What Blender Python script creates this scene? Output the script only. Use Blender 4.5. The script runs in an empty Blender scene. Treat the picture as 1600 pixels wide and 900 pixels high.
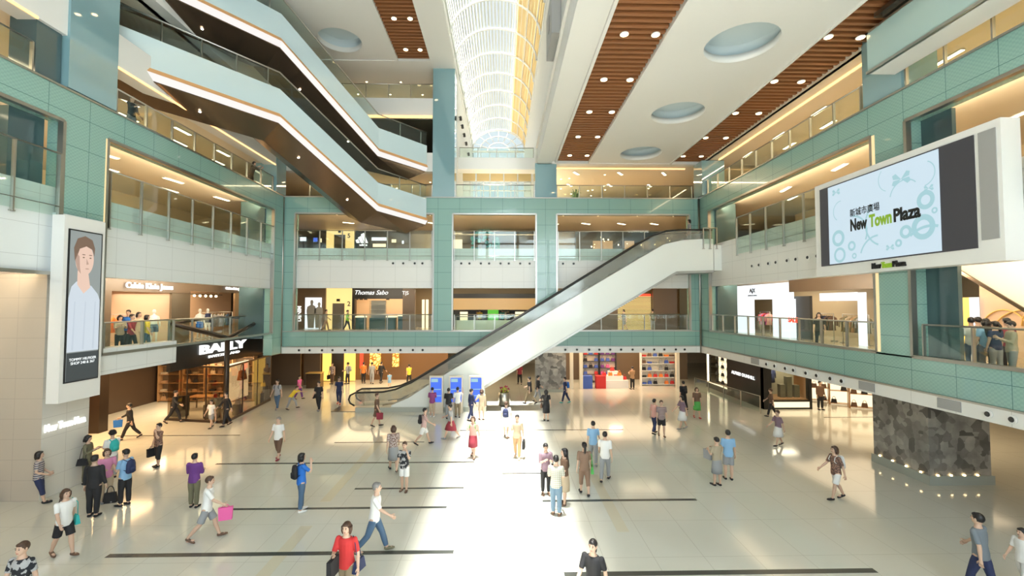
import bpy, math, random
from mathutils import Vector, Matrix
R = math.radians
PI = math.pi
S = bpy.context.scene
COL = S.collection

# ------------------------------------------------------------------ camera, sky, sun, exposure
cam_d = bpy.data.cameras.new('camera'); cam = bpy.data.objects.new('camera', cam_d); COL.objects.link(cam)
cam.location = (0, 0, 6.0)
cam.rotation_euler = (R(90 + 2.13), 0, R(-1.23))
cam_d.lens = 36 * 700 / 1600; cam_d.sensor_width = 36; cam_d.clip_end = 400; cam_d.clip_start = .05
S.camera = cam
S.view_settings.view_transform = 'Standard'; S.view_settings.look = 'None'
S.view_settings.exposure = 0.66; S.view_settings.gamma = 1.0; S.view_settings.use_curve_mapping = False
try:
    S.cycles.use_denoising = True
    S.cycles.max_bounces = 7; S.cycles.diffuse_bounces = 3; S.cycles.glossy_bounces = 3
    S.cycles.transparent_max_bounces = 16; S.cycles.transmission_bounces = 4
    S.cycles.caustics_reflective = False; S.cycles.caustics_refractive = False
    S.cycles.sample_clamp_indirect = 6.0
    S.cycles.use_light_tree = True
except Exception: pass
W = bpy.data.worlds.new('sky'); S.world = W; W.use_nodes = True
wn = W.node_tree; bg = wn.nodes['Background']
bg.inputs[0].default_value = (0.86, 0.95, 1.0, 1); bg.inputs[1].default_value = .6
sun_d = bpy.data.lights.new('sun', 'SUN'); sun = bpy.data.objects.new('sun', sun_d); COL.objects.link(sun)
sun_d.energy = 34.0; sun_d.angle = R(3.5); sun_d.color = (1, .97, .9)
sun.rotation_euler = (R(2), R(-2.0), 0)

def area(name, loc, sx, sy, power, color=(1, 1, 1), rot=(0, 0, 0)):
    d = bpy.data.lights.new(name, 'AREA'); d.shape = 'RECTANGLE'; d.size = sx; d.size_y = sy
    d.energy = power; d.color = color
    o = bpy.data.objects.new(name, d); COL.objects.link(o); o.location = loc; o.rotation_euler = rot
    return o
DAY = (.82, .94, 1.0)
# daylight arriving through the glazed vault and through the big window wall behind the viewer
area('window_wall_daylight', (3, -7.7, 12), 16, 16, 3600, DAY, (R(92), 0, R(32)))
WARM = (1, .76, .48); CREAM = (1, .84, .62)
# cove lamps tucked behind the upper edge of each gallery opening, shining inward over the gallery ceilings
def cove_back(x0, x1, z, p, c, y=28.75, t=102): area('cove_lamp', ((x0 + x1) / 2, y, z), x1 - x0, .3, p * 2.6, c, (R(t), 0, 0))
def cove_side(x, y0, y1, z, p, c, s): area('cove_lamp', (x, (y0 + y1) / 2, z), .3, y1 - y0, p * 2.6, c, (0, R(102 * s), 0))
for x0, x1 in ((-12.8, -4.4), (-3, 2), (3.5, 11.8)): cove_back(x0, x1, 7.28, 60 * (x1 - x0) / 8, CREAM); cove_back(x0, x1, 11.93, 75 * (x1 - x0) / 8, WARM)
for y0, y1, k in ((15.7, 26.7, 1), (4, 13.9, .7)):
    cove_side((-13.6) - .7, y0, y1, 7.25, 110 * k, CREAM, 1); cove_side((-13.6) - .7, y0, y1, 11.93, 110 * k, WARM, 1)
    cove_side(12.5 + .7, y0, y1, 7.28, 110 * k, CREAM, -1); cove_side(12.5 + .7, y0, y1, 11.93, 130 * k, WARM, -1)
# narrow trough lamps of the third level, pool of shop lamps on the ground floor
for nm, loc, sx, sy, p, c in [
    ('trough_lamp', (17.5, 14, 14.9), .3, 26, 260, WARM), ('trough_lamp', (14.2, 14, 14.9), .12, 26, 120, WARM), ('trough_lamp', (8, 32, 14.9), 8, .3, 110, WARM), ('trough_lamp', (-8, 32, 14.45), 8, .3, 80, WARM),
    ('trough_lamp', (-17, 18, 14.45), .3, 18, 150, WARM), ('trough_lamp', (-8, 33, 21.0), 8, .3, 60, CREAM),
    ('shop_lamp', (-7, 33.0, 2.95), 9, 7, 260, WARM), ('shop_lamp', (8, 33.5, 2.95), 9, 7, 190, WARM),
    ('shop_lamp', (18.5, 22, 2.95), 5, 8, 105, WARM), ('shop_lamp', (-18.0, 19.5, 3.55), 3, 6, 230, (1, .62, .3)),
    ('shop_lamp', (-17.5, 26.4, 2.8), 4, 3.5, 160, WARM), ('shop_lamp', (-19, 8, 3.55), 4, 8, 160, WARM), ('shop_lamp', (17.5, 12, 2.95), 3, 6, 8, WARM)]:
    area(nm, loc, sx, sy, p * 1.6, c)

# ------------------------------------------------------------------ materials
M = {}
def mat(name, col=(.8, .8, .8), rough=.5, metal=0, spec=.5, coat=0, emit=None, es=0, alpha=None, trans=0):
    m = bpy.data.materials.new(name); m.use_nodes = True
    b = m.node_tree.nodes['Principled BSDF']
    b.inputs['Base Color'].default_value = (*col, 1); b.inputs['Roughness'].default_value = rough
    b.inputs['Metallic'].default_value = metal; b.inputs['Specular IOR Level'].default_value = spec
    b.inputs['Coat Weight'].default_value = coat
    if emit: b.inputs['Emission Color'].default_value = (*emit, 1); b.inputs['Emission Strength'].default_value = es
    M[name] = m; return m
def bs(m): return m.node_tree.nodes['Principled BSDF']
def nd(m, t, **kw):
    n = m.node_tree.nodes.new(t)
    for k, v in kw.items():
        if k.startswith('i_'): n.inputs[k[2:].replace('_', ' ')].default_value = v
        else: setattr(n, k, v)
    return n
def lk(m, a, ao, b, bi): m.node_tree.links.new(a.outputs[ao], b.inputs[bi])

def line_mask(m, axis_a, pa, axis_b, pb, wdt, obj=False):
    """1 on joint lines of a grid with pitch pa, pb (m) along two axes"""
    tc = nd(m, 'ShaderNodeTexCoord'); sp = nd(m, 'ShaderNodeSeparateXYZ'); lk(m, tc, 'Object', sp, 0)
    outs = []
    for ax, p in ((axis_a, pa), (axis_b, pb)):
        if not p: continue
        a = nd(m, 'ShaderNodeMath', operation='DIVIDE'); lk(m, sp, ax, a, 0); a.inputs[1].default_value = p
        f = nd(m, 'ShaderNodeMath', operation='FRACT'); lk(m, a, 0, f, 0)
        c = nd(m, 'ShaderNodeMath', operation='LESS_THAN'); lk(m, f, 0, c, 0); c.inputs[1].default_value = wdt / p
        outs.append(c)
    if len(outs) == 1: return outs[0]
    mx = nd(m, 'ShaderNodeMath', operation='MAXIMUM'); lk(m, outs[0], 0, mx, 0); lk(m, outs[1], 0, mx, 1)
    return mx
def mixcol(m, fac, c1, c2):
    x = nd(m, 'ShaderNodeMix', data_type='RGBA')
    if fac is not None: lk(m, fac[0], fac[1], x, 0)
    for i, c in ((6, c1), (7, c2)):
        if isinstance(c, tuple) and isinstance(c[0], (int, float)): x.inputs[i].default_value = (*c[:3], 1)
        else: m.node_tree.links.new(c[0].outputs[c[1]], x.inputs[i])
    return x

# glossy cream floor with fine tile joints
m = mat('floor', (.63, .62, .54), .1, spec=.5)
msk = line_mask(m, 0, 1.2, 1, 1.8, .012)
nz = nd(m, 'ShaderNodeTexNoise'); nz.inputs['Scale'].default_value = .35; nz.inputs['Detail'].default_value = 4
tc = nd(m, 'ShaderNodeTexCoord'); lk(m, tc, 'Object', nz, 'Vector')
c0 = mixcol(m, (nz, 0), (.66, .665, .60), (.60, .595, .52))
c1 = mixcol(m, (msk, 0), (c0, 2), (.46, .45, .38))
lk(m, c1, 2, bs(m), 'Base Color')
mat('floor_dark', (.05, .055, .05), .25); mat('floor_tan', (.62, .58, .45), .15)
mat('gallery_floor', (.50, .42, .30), .15)
# teal fritted glass cladding
def teal(name, base, lo, ax):
    m = mat(name, base, .22, spec=.6, coat=.5)
    jm = line_mask(m, ax, 1.35, 2, 1.0, .014)
    tc = nd(m, 'ShaderNodeTexCoord'); mp = nd(m, 'ShaderNodeMapping'); lk(m, tc, 'Object', mp, 0)
    mp.inputs['Scale'].default_value = (14, 14, 18)
    br = nd(m, 'ShaderNodeTexChecker'); br.inputs['Scale'].default_value = 1.0; lk(m, mp, 0, br, 0)
    c0 = mixcol(m, (br, 1), base, lo); c1 = mixcol(m, (jm, 0), (c0, 2), (.06, .16, .15))
    lk(m, c1, 2, bs(m), 'Base Color')
teal('teal_x', (.27, .465, .405), (.24, .42, .37), 0); teal('teal_y', (.27, .465, .405), (.24, .42, .37), 1)
mat('blue_glass', (.22, .39, .43), .03, spec=.8, coat=1)
mat('dark_blue_glass', (.06, .11, .12), .1, spec=.7)
def panel(name, col, jc, ax, pa, pz, rough=.35, w=.012):
    m = mat(name, col, rough); k = line_mask(m, ax, pa, 2, pz, w); c = mixcol(m, (k, 0), col, jc); lk(m, c, 2, bs(m), 'Base Color')
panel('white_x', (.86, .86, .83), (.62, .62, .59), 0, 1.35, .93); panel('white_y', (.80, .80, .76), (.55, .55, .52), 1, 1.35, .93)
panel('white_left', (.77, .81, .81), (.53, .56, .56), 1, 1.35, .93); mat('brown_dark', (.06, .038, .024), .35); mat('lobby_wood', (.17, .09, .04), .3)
mat('white', (.80, .80, .77), .4); mat('cream', (.78, .71, .58), .5); mat('ceiling', (.80, .79, .75), .5)
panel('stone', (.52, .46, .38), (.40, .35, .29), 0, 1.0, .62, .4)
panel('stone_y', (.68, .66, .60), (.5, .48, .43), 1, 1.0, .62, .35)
mat('steel', (.46, .45, .41), .3, 1); mat('dark_steel', (.24, .24, .22), .3, 1); mat('bronze', (.19, .13, .085), .22, .75)
mat('brown', (.16, .11, .07), .35); mat('olive', (.13, .12, .08), .35)
mat('black', (.012, .012, .012), .3); mat('charcoal', (.05, .05, .05), .5); mat('gold', (.85, .55, .18), .35, .3)
mat('grey', (.35, .35, .34), .5); mat('wood', (.30, .12, .045), .4); mat('warm_wood', (.36, .19, .08), .3)
mat('blue_paint', (.60, .70, .73), .6); mat('orange_trim', (.80, .42, .17), .35)
mat('yellow_shade', (.72, .58, .27), .7)
mat('esc_panel', (.84, .88, .84), .25, coat=.4); mat('esc_blue', (.60, .75, .79), .03, coat=1, spec=.8); mat('grey_green', (.42, .45, .40), .35)
mat('pale_glass', (.42, .58, .56), .15, coat=.6)
mat('olive_wall', (.32, .30, .22), .5); mat('bronze_dark', (.05, .035, .025), .3, .5); mat('tan_shelf', (.42, .24, .11), .4)
mat('tan_wall', (.42, .33, .20), .5); mat('peach', (.72, .50, .34), .5); mat('gold_wall', (.75, .52, .25), .4); mat('teal_dark', (.03, .09, .10), .3); mat('ornament_teal', (.15, .55, .58), .5); mat('steel_warm', (.33, .25, .17), .3, .8)
mat('rubber', (.015, .015, .015), .4)
def emis(name, col, s):
    m = mat(name, tuple(q * .12 for q in col), .5, emit=col, es=s); return m
emis('lamp_warm', (1, .72, .36), 9); emis('lamp_white', (1, .95, .85), 7); emis('lamp_strip', (1, .83, .52), 5)
emis('amber_lit', (1, .58, .12), 1.1); emis('yellow_lit', (1, .70, .26), .75); emis('white_lit', (.9, .96, 1), .85)
emis('sign_white', (1, 1, .96), 1.0); emis('cove', (1, .55, .2), 1.6); emis('lit_case', (1, .80, .5), 1.0)
emis('green_lit', (.12, .5, .05), .7); emis('case_dim', (1, .6, .3), .35); emis('red_lit', (1, .05, .02), 1.5); emis('blue_lit', (.05, .13, .62), .9); emis('pale_screen', (.60, .74, .84), .6)
emis('screen_teal', (.38, .62, .68), .58); emis('reveal_lit', (1, .70, .36), .7); emis('photo_skin_lo', (.5, .34, .27), .6); emis('screen_grey', (.055, .055, .06), .5); emis('sign_green', (.30, .52, .03), .45)
emis('photo_bg', (.32, .36, .35), .55); emis('photo_skin', (.66, .47, .38), .75); emis('photo_hair', (.2, .13, .09), .6)
emis('photo_shirt', (.50, .56, .62), .75); emis('photo_shirt_lo', (.47, .53, .6), .7); emis('photo_bar', (.06, .075, .08), .5)
emis('led_text', (.85, .9, .9), .9); emis('strip_white', (1, .95, .93), .55)
def glass(name, tint, refl, rough=.03, opac=0.0, oc=(.7, .8, .76)):
    m = bpy.data.materials.new(name); m.use_nodes = True; t = m.node_tree; t.nodes.clear()
    out = t.nodes.new('ShaderNodeOutputMaterial'); tr = t.nodes.new('ShaderNodeBsdfTransparent'); tr.inputs[0].default_value = (*tint, 1)
    gl = t.nodes.new('ShaderNodeBsdfGlossy'); gl.inputs['Roughness'].default_value = rough; gl.inputs[0].default_value = (.95, 1, 1, 1)
    lw = t.nodes.new('ShaderNodeLayerWeight'); lw.inputs[0].default_value = .5
    pw = t.nodes.new('ShaderNodeMath'); pw.operation = 'POWER'; pw.inputs[1].default_value = 4.0; t.links.new(lw.outputs['Facing'], pw.inputs[0])
    mu = t.nodes.new('ShaderNodeMath'); mu.operation = 'MULTIPLY_ADD'; mu.inputs[1].default_value = .55 * refl; mu.inputs[2].default_value = .035 * refl; t.links.new(pw.outputs[0], mu.inputs[0])
    mx = t.nodes.new('ShaderNodeMixShader'); t.links.new(mu.outputs[0], mx.inputs[0]); t.links.new(tr.outputs[0], mx.inputs[1]); t.links.new(gl.outputs[0], mx.inputs[2])
    last = mx
    if opac:
        df = t.nodes.new('ShaderNodeBsdfDiffuse'); df.inputs[0].default_value = (*oc, 1)
        m2 = t.nodes.new('ShaderNodeMixShader'); m2.inputs[0].default_value = opac
        t.links.new(mx.outputs[0], m2.inputs[1]); t.links.new(df.outputs[0], m2.inputs[2]); last = m2
    t.links.new(last.outputs[0], out.inputs[0]); M[name] = m
glass('glass', (.90, .955, .93), 1.1); glass('frost', (.9, .95, .93), 1.0, .15, .82, (.72, .84, .80)); glass('shop_glass', (.9, .92, .9), .9)
glass('smoke_glass', (.86, .87, .84), 1.6, .08, .18, (.5, .5, .46)); glass('dark_glass', (.62, .56, .48), 1.4); glass('clear', (.95, .98, .98), 1.0)
def translucent(name, col, tcol, f=.5):
    m = bpy.data.materials.new(name); m.use_nodes = True; t = m.node_tree; t.nodes.clear()
    out = t.nodes.new('ShaderNodeOutputMaterial'); a = t.nodes.new('ShaderNodeBsdfDiffuse'); b = t.nodes.new('ShaderNodeBsdfTranslucent')
    a.inputs[0].default_value = (*col, 1); b.inputs[0].default_value = (*tcol, 1)
    x = t.nodes.new('ShaderNodeMixShader'); x.inputs[0].default_value = f
    t.links.new(a.outputs[0], x.inputs[1]); t.links.new(b.outputs[0], x.inputs[2]); t.links.new(x.outputs[0], out.inputs[0]); M[name] = m
translucent('shade', (.75, .58, .30), (.80, .55, .24), .05); translucent('louvre', (.66, .69, .66), (.8, .85, .8), .02)
# brushed marble mural
m = mat('mural', (.2, .2, .2), .3)
tc = nd(m, 'ShaderNodeTexCoord'); vo = nd(m, 'ShaderNodeTexVoronoi', distance='MANHATTAN'); vo.inputs['Scale'].default_value = 3.4; lk(m, tc, 'Object', vo, 'Vector')
nz = nd(m, 'ShaderNodeTexNoise'); nz.inputs['Scale'].default_value = 1.6; nz.inputs['Detail'].default_value = 6; lk(m, tc, 'Object', nz, 'Vector')
bw = nd(m, 'ShaderNodeRGBToBW'); lk(m, vo, 'Color', bw, 0)
mm = nd(m, 'ShaderNodeMath', operation='MULTIPLY'); lk(m, bw, 0, mm, 0); lk(m, nz, 0, mm, 1)
rp = nd(m, 'ShaderNodeValToRGB'); lk(m, mm, 0, rp, 0)
rp.color_ramp.elements[0].position = .0; rp.color_ramp.elements[0].color = (.07, .065, .06, 1)
rp.color_ramp.elements[1].position = .55; rp.color_ramp.elements[1].color = (.48, .46, .42, 1)
lk(m, rp, 0, bs(m), 'Base Color')
# gilded ornament panel
m = mat('gilt_panel', (1, .6, .15), .4)
tc = nd(m, 'ShaderNodeTexCoord'); vo = nd(m, 'ShaderNodeTexVoronoi', feature='DISTANCE_TO_EDGE'); vo.inputs['Scale'].default_value = 3.5; lk(m, tc, 'Object', vo, 'Vector')
rp = nd(m, 'ShaderNodeValToRGB'); lk(m, vo, 0, rp, 0)
rp.color_ramp.elements[0].position = .05; rp.color_ramp.elements[0].color = (.25, .08, .01, 1); rp.color_ramp.elements[1].position = .12; rp.color_ramp.elements[1].color = (1, .62, .15, 1)
lk(m, rp, 0, bs(m), 'Base Color'); lk(m, rp, 0, bs(m), 'Emission Color'); bs(m).inputs['Emission Strength'].default_value = .9

# ------------------------------------------------------------------ mesh helpers
class MB:
    def __init__(s): s.v = []; s.f = []; s.m = []; s.sm = []
    def face(s, idx, mi=0, sm=False): s.f.append(tuple(idx)); s.m.append(mi); s.sm.append(sm)
    def pts(s, P): n = len(s.v); s.v += [tuple(p) for p in P]; return list(range(n, n + len(P)))
    def poly(s, P, mi=0): s.face(s.pts(P), mi); return s
    def box(s, x0, y0, z0, x1, y1, z1, mi=0):
        if x0 > x1: x0, x1 = x1, x0
        if y0 > y1: y0, y1 = y1, y0
        if z0 > z1: z0, z1 = z1, z0
        i = s.pts([(x0, y0, z0), (x1, y0, z0), (x1, y1, z0), (x0, y1, z0), (x0, y0, z1), (x1, y0, z1), (x1, y1, z1), (x0, y1, z1)])
        for q in ((0, 3, 2, 1), (4, 5, 6, 7), (0, 1, 5, 4), (1, 2, 6, 5), (2, 3, 7, 6), (3, 0, 4, 7)): s.face([i[k] for k in q], mi)
        return s
    def hexa(s, A, B, mi=0):
        """solid between two quads A, B (4 points each)"""
        n = len(A); a = s.pts(A); b = s.pts(B)
        s.face(a[::-1], mi); s.face(b, mi)
        for k in range(n): s.face((a[k], a[(k + 1) % n], b[(k + 1) % n], b[k]), mi)
        return s
    def prism(s, poly, d, mi=0):
        d = Vector(d); return s.hexa([Vector(p) for p in poly], [Vector(p) + d for p in poly], mi)
    def ring(s, c, u, v, ru, rv, n): return s.pts([c + u * (ru * math.cos(2 * PI * k / n)) + v * (rv * math.sin(2 * PI * k / n)) for k in range(n)])
    def loft(s, C, Rr, n=12, u=None, mi=0, sm=True, cap=True):
        """C centres, Rr list of (ru,rv); u = lateral axis"""
        C = [Vector(c) for c in C]; rs = []
        for k, c in enumerate(C):
            t = (C[min(k + 1, len(C) - 1)] - C[max(k - 1, 0)])
            if t.length < 1e-9: t = Vector((0, 0, 1))
            t.normalize()
            uu = Vector(u) if u is not None else (Vector((1, 0, 0)) if abs(t.x) < .9 else Vector((0, 1, 0)))
            uu = (uu - t * uu.dot(t)).normalized(); vv = t.cross(uu)
            r = Rr[k] if isinstance(Rr, (list, tuple)) and not isinstance(Rr[0], (int, float)) else ((Rr[k], Rr[k]) if isinstance(Rr, (list, tuple)) else (Rr, Rr))
            rs.append(s.ring(c, uu, vv, r[0], r[1], n))
        for a, b in zip(rs, rs[1:]):
            for k in range(n): s.face((a[k], a[(k + 1) % n], b[(k + 1) % n], b[k]), mi, sm)
        if cap: s.face(rs[0][::-1], mi); s.face(rs[-1], mi)
        return s
    def ball(s, c, r, n=10, m=7, mi=0, rot=None):
        c = Vector(c); r = (r, r, r) if isinstance(r, (int, float)) else r
        rows = []
        def P(x, y, z):
            p = Vector((x * r[0], y * r[1], z * r[2]))
            if rot: p = rot @ p
            return c + p
        top = s.pts([P(0, 0, 1)])[0]; bot = s.pts([P(0, 0, -1)])[0]
        for j in range(1, m):
            a = PI * j / m
            rows.append(s.pts([P(math.sin(a) * math.cos(2 * PI * k / n), math.sin(a) * math.sin(2 * PI * k / n), math.cos(a)) for k in range(n)]))
        for k in range(n):
            s.face((top, rows[0][k], rows[0][(k + 1) % n]), mi, True); s.face((bot, rows[-1][(k + 1) % n], rows[-1][k]), mi, True)
        for a, b in zip(rows, rows[1:]):
            for k in range(n): s.face((a[k], b[k], b[(k + 1) % n], a[(k + 1) % n]), mi, True)
        return s
    def cyl(s, p0, p1, r, n=10, mi=0, r1=None): return s.loft([p0, p1], [r, r if r1 is None else r1], n, None, mi)
    def build(s, name, mats, parent=None, loc=None, rz=None, **kw):
        me = bpy.data.meshes.new(name); me.from_pydata(s.v, [], s.f)
        for q in (mats if isinstance(mats, (list, tuple)) else [mats]): me.materials.append(M[q] if isinstance(q, str) else q)
        me.polygons.foreach_set('material_index', s.m); me.polygons.foreach_set('use_smooth', s.sm); me.update()
        o = bpy.data.objects.new(name, me); COL.objects.link(o)
        if parent is not None: o.parent = parent
        if loc is not None: o.location = loc
        if rz is not None: o.rotation_euler = (0, 0, rz)
        for k, v in kw.items(): o[k] = v
        return o
def tag(o, label, cat, group=None):
    o['label'] = label; o['category'] = cat
    if group: o['group'] = group
    return o
def thing(name, label, cat, loc=(0, 0, 0), rz=0, group=None):
    o = bpy.data.objects.new(name, None); COL.objects.link(o); o.location = loc; o.rotation_euler = (0, 0, rz); o.empty_display_size = .2
    return tag(o, label, cat, group)
def struct(o): o['kind'] = 'structure'; return o
def copy_tree(o, parent=None):
    c = o.copy(); COL.objects.link(c)
    if parent is not None: c.parent = parent
    for ch in [x for x in o.children]: copy_tree(ch, c)
    return c
def text_mb(body, size, ext=.01, bold=.0, sx=1.0, align='CENTER', shear=0):
    cu = bpy.data.curves.new('t', 'FONT'); cu.body = body; cu.size = size; cu.extrude = ext; cu.offset = bold
    cu.align_x = align; cu.align_y = 'CENTER'; cu.resolution_u = 4; cu.shear = shear
    ob = bpy.data.objects.new('t', cu); COL.objects.link(ob)
    bpy.context.view_layer.update()
    me = bpy.data.meshes.new_from_object(ob.evaluated_get(bpy.context.evaluated_depsgraph_get()))
    b = MB(); b.v = [(v.co.x * sx, v.co.y, v.co.z) for v in me.vertices]
    for p in me.polygons: b.face(p.vertices)
    bpy.data.objects.remove(ob); bpy.data.curves.remove(cu); bpy.data.meshes.remove(me)
    return b
def xf(b, mtx):
    b.v = [tuple(mtx @ Vector(v)) for v in b.v]; return b
def text_fit(body, w, h, ext=.01, bold=0, shear=0):
    b = text_mb(body, 1, ext, bold, 1, 'CENTER', shear)
    xs = [v[0] for v in b.v]; ys = [v[1] for v in b.v]; x0, x1, y0, y1 = min(xs), max(xs), min(ys), max(ys)
    b.v = [((v[0] - (x0 + x1) / 2) * w / (x1 - x0), (v[1] - (y0 + y1) / 2) * h / (y1 - y0), v[2]) for v in b.v]; return b
def facing(loc, right, up=(0, 0, 1)):
    """matrix placing local x along right, local y along up"""
    r = Vector(right).normalized(); u = Vector(up); u = (u - r * u.dot(r)).normalized(); n = r.cross(u)
    return Matrix((( r.x, u.x, n.x, loc[0]), (r.y, u.y, n.y, loc[1]), (r.z, u.z, n.z, loc[2]), (0, 0, 0, 1)))
def X(px, Y): return (px - 785) * Y / 700.0
def Z(py, Y): return 6 + (476 - py) * Y / 700.0
def F(px, py): Y = 4200.0 / (py - 476); return X(px, Y), Y      # point of the ground floor seen at a pixel
XL, XR, YB = -13.6, 12.5, 28.0
# ------------------------------------------------------------------ large structure
b = MB(); b.box(-30, -9, -.3, 30, 50, 0); struct(b.build('floor', 'floor'))
i = 0
def strip(px0, px1, py, w=.13):
    global i
    (x0, y0), (x1, _) = F(px0, py), F(px1, py); i += 1
    b = MB(); b.box(x0, y0 - w / 2, .001, x1, y0 + w / 2, .004); struct(b.build('trim_%d' % i, 'floor_dark'))
for a in [(192, 711, 853, .16), (880, 1365, 889, .17), (360, 700, 786, .12), (847, 1086, 778, .14), (350, 742, 718, .12), (785, 845, 736, .12),
          (560, 726, 757, .11), (528, 665, 687, .1), (720, 973, 670, .1), (200, 385, 675, .1), (1290, 1380, 653, .1)]: strip(*a)
for x, y0, y1 in [(-5.3, 9, 12.5), (-5.4, 14, 21), (3.2, 12, 16), (.75, 14.5, 20), (-1.7, 14, 19)]:
    i += 1; b = MB(); b.box(x - .16, y0, .0005, x + .16, y1, .0025); struct(b.build('trim_%d' % i, 'floor_tan'))

zs, zt = 3.4, 4.37          # bottom of the teal band, top of it (sill of level one)
tb, tt = 11.7, 12.7         # teal band of level three
# back wall
b = MB()
for x0, x1 in [(-13.6, -12.9), (-4.32, -3.12), (2.12, 3.42), (11.85, 12.5)]: b.box(x0, 28, zt, x1, 28.5, tb)
b.box(-13.6, 28, zs, 12.5, 28.5, zt); b.box(-13.6, 28, tb, 12.5, 28.5, tt)
struct(b.build('wall_back', 'teal_x'))
OPB = [(-12.9, -4.32), (-3.12, 2.12), (3.42, 11.85)]
b = MB()
for x0, x1 in OPB: b.box(x0, 28.3, 7.04, x1, 28.55, 9.55)
struct(b.build('wall_back_spandrel', 'white_x'))
b = MB(); b.box(-13.6, 27.95, 3.0, 12.5, 28.5, 3.4); struct(b.build('wall_back_fascia', 'white_x'))
# steel frames round the openings
def frame_rect(b, ax, c, u0, u1, z0, z1, w=.1, d=.14, out=-1):
    for (a0, a1, b0, b1) in ((u0 - w / 2, u0 + w / 2, z0, z1), (u1 - w / 2, u1 + w / 2, z0, z1), (u0, u1, z0 - w / 2, z0 + w / 2), (u0, u1, z1 - w / 2, z1 + w / 2)):
        if ax == 'x': b.box(a0, c + out * .03, b0, a1, c - out * d, b1)
        else: b.box(c + out * .03, a0, b0, c - out * d, a1, b1)
k = 100
for x0, x1 in OPB:
    b = MB(); frame_rect(b, 'x', 28, x0, x1, zt, tb); struct(b.build('trim_%d' % k, 'steel')); k += 1
b = MB(); b.box(-13.6, 27.94, tt, 12.5, 28.55, tt + .06); b.box(-13.6, 27.93, zs - .02, 12.5, 28.0, zs + .03); b.box(-13.6, 27.95, zt - .05, 12.5, 28.01, zt)
b.cyl((-13.62, 27.98, 3), (-13.62, 27.98, 15), .07); b.cyl((12.45, 27.95, 3), (12.45, 27.95, 12.7), .06)
struct(b.build('trim_%d' % k, 'steel')); k += 1
# left wall
PL = [(14.0, 15.55), (26.85, 28.0)]; OPL = [(-8, 14.0), (15.55, 26.85)]
b = MB(); b.box(XL - .5, 14.0, 8.8, XL, 15.55, tb); b.box(XL - .5, 26.85, 3.0, XL, 28, tb); b.box(XL - .5, -8, tb, XL, 28, tt)
struct(b.build('wall_left', 'teal_y'))
b = MB()
for y0, y1 in OPL: b.box(XL - .5, y0, 6.95, XL - .15, y1, 9.6)
b.box(XL - .5, 15.6, 3.6, XL - .02, 19.1, 4.5); b.box(XL - .6, 13.9, 6.95, XL + .02, 15.6, 8.82)
struct(b.build('wall_left_spandrel', 'white_left'))
for y0, y1 in OPL:
    b = MB(); frame_rect(b, 'y', XL, y0, y1, 6.95 if y0 < 0 else 4.3, tb, out=1)
    struct(b.build('trim_%d' % k, 'steel')); k += 1
b = MB(); b.box(XL - .5, -8, tt, XL + .05, 28, tt + .06); struct(b.build('trim_%d' % k, 'steel')); k += 1
# lit reveal beside the pier
b = MB(); b.box(XL + .0, 15.47, 8.8, XL + .02, 15.53, tb); b.box(XR - .02, 14.6, 4.45, XR, 14.7, tb); struct(b.build('trim_%d' % k, 'reveal_lit')); k += 1
# right wall
OPR = [(-8, 13.45), (14.75, 26.8)]
b = MB(); b.box(XR, 13.45, zt, XR + .5, 14.75, tb); b.box(XR, 26.8, zt, XR + .5, 28, tb); b.box(XR, -8, tb, XR + .5, 28, tt); b.box(XR, -8, zs, XR + .5, 28, zt + .05)
struct(b.build('wall_right', 'teal_y'))
b = MB()
for y0, y1 in OPR: b.box(XR + .15, y0, 7.1, XR + .5, y1, 9.6)
b.box(XR - .04, -8, 3.0, XR + .5, 28, 3.4)
struct(b.build('wall_right_spandrel', 'white_y'))
for y0, y1 in OPR:
    b = MB(); frame_rect(b, 'y', XR, y0, y1, zt + .05, tb, out=-1); struct(b.build('trim_%d' % k, 'steel')); k += 1
b = MB(); b.box(XR - .05, -8, tt, XR + .5, 28, tt + .06); b.box(XR - .06, -8, zs - .02, XR, 28, zs + .03); struct(b.build('trim_%d' % k, 'steel')); k += 1

# floor slabs and their ceilings (left ring, back ring, right ring)
def slab(n, x0, y0, x1, y1, z0, z1, top, bot):
    b = MB(); b.box(x0, y0, z0 + .05, x1, y1, z1, 0); b.box(x0, y0, z0, x1, y1, z0 + .05, 1); struct(b.build(n, [top, bot]))
for x0, y0, x1, y1 in [(-26, -8, -16.2, 15.6), (-26, 15.6, -13.75, 19.1), (-26, 19.1, -15.2, 46), (-15.2, 28.5, 26, 46), (13.0, -8, 26, 28.5)]:
    slab('floor_level_one', x0, y0, x1, y1, 3.0 if x1 != -13.75 and x1 != -15.2 else 3.6, 4.0, 'gallery_floor', 'cream')
for x0, y0, x1, y1 in [(-26, -8, -14.1, 46), (-14.1, 28.55, 26, 46), (13.0, -8, 26, 28.55)]:
    slab('floor_level_two', x0, y0, x1, y1, 7.5, 9.45, 'gallery_floor', 'cream')
    slab('floor_level_three', x0, y0, x1, y1, 12.15, 12.6, 'gallery_floor', 'cream')
slab('floor_level_four', -26, -8, -14.1, 46, 14.5, 15.6, 'gallery_floor', 'cream'); slab('floor_level_four', -14.1, 28.5, -3.2, 46, 14.5, 15.6, 'gallery_floor', 'cream')
slab('floor_level_five', -26, -8, -14.1, 46, 17.9, 19.1, 'gallery_floor', 'cream'); slab('floor_level_five', -14.1, 28.5, -3.2, 46, 17.9, 19.1, 'gallery_floor', 'olive')
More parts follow.
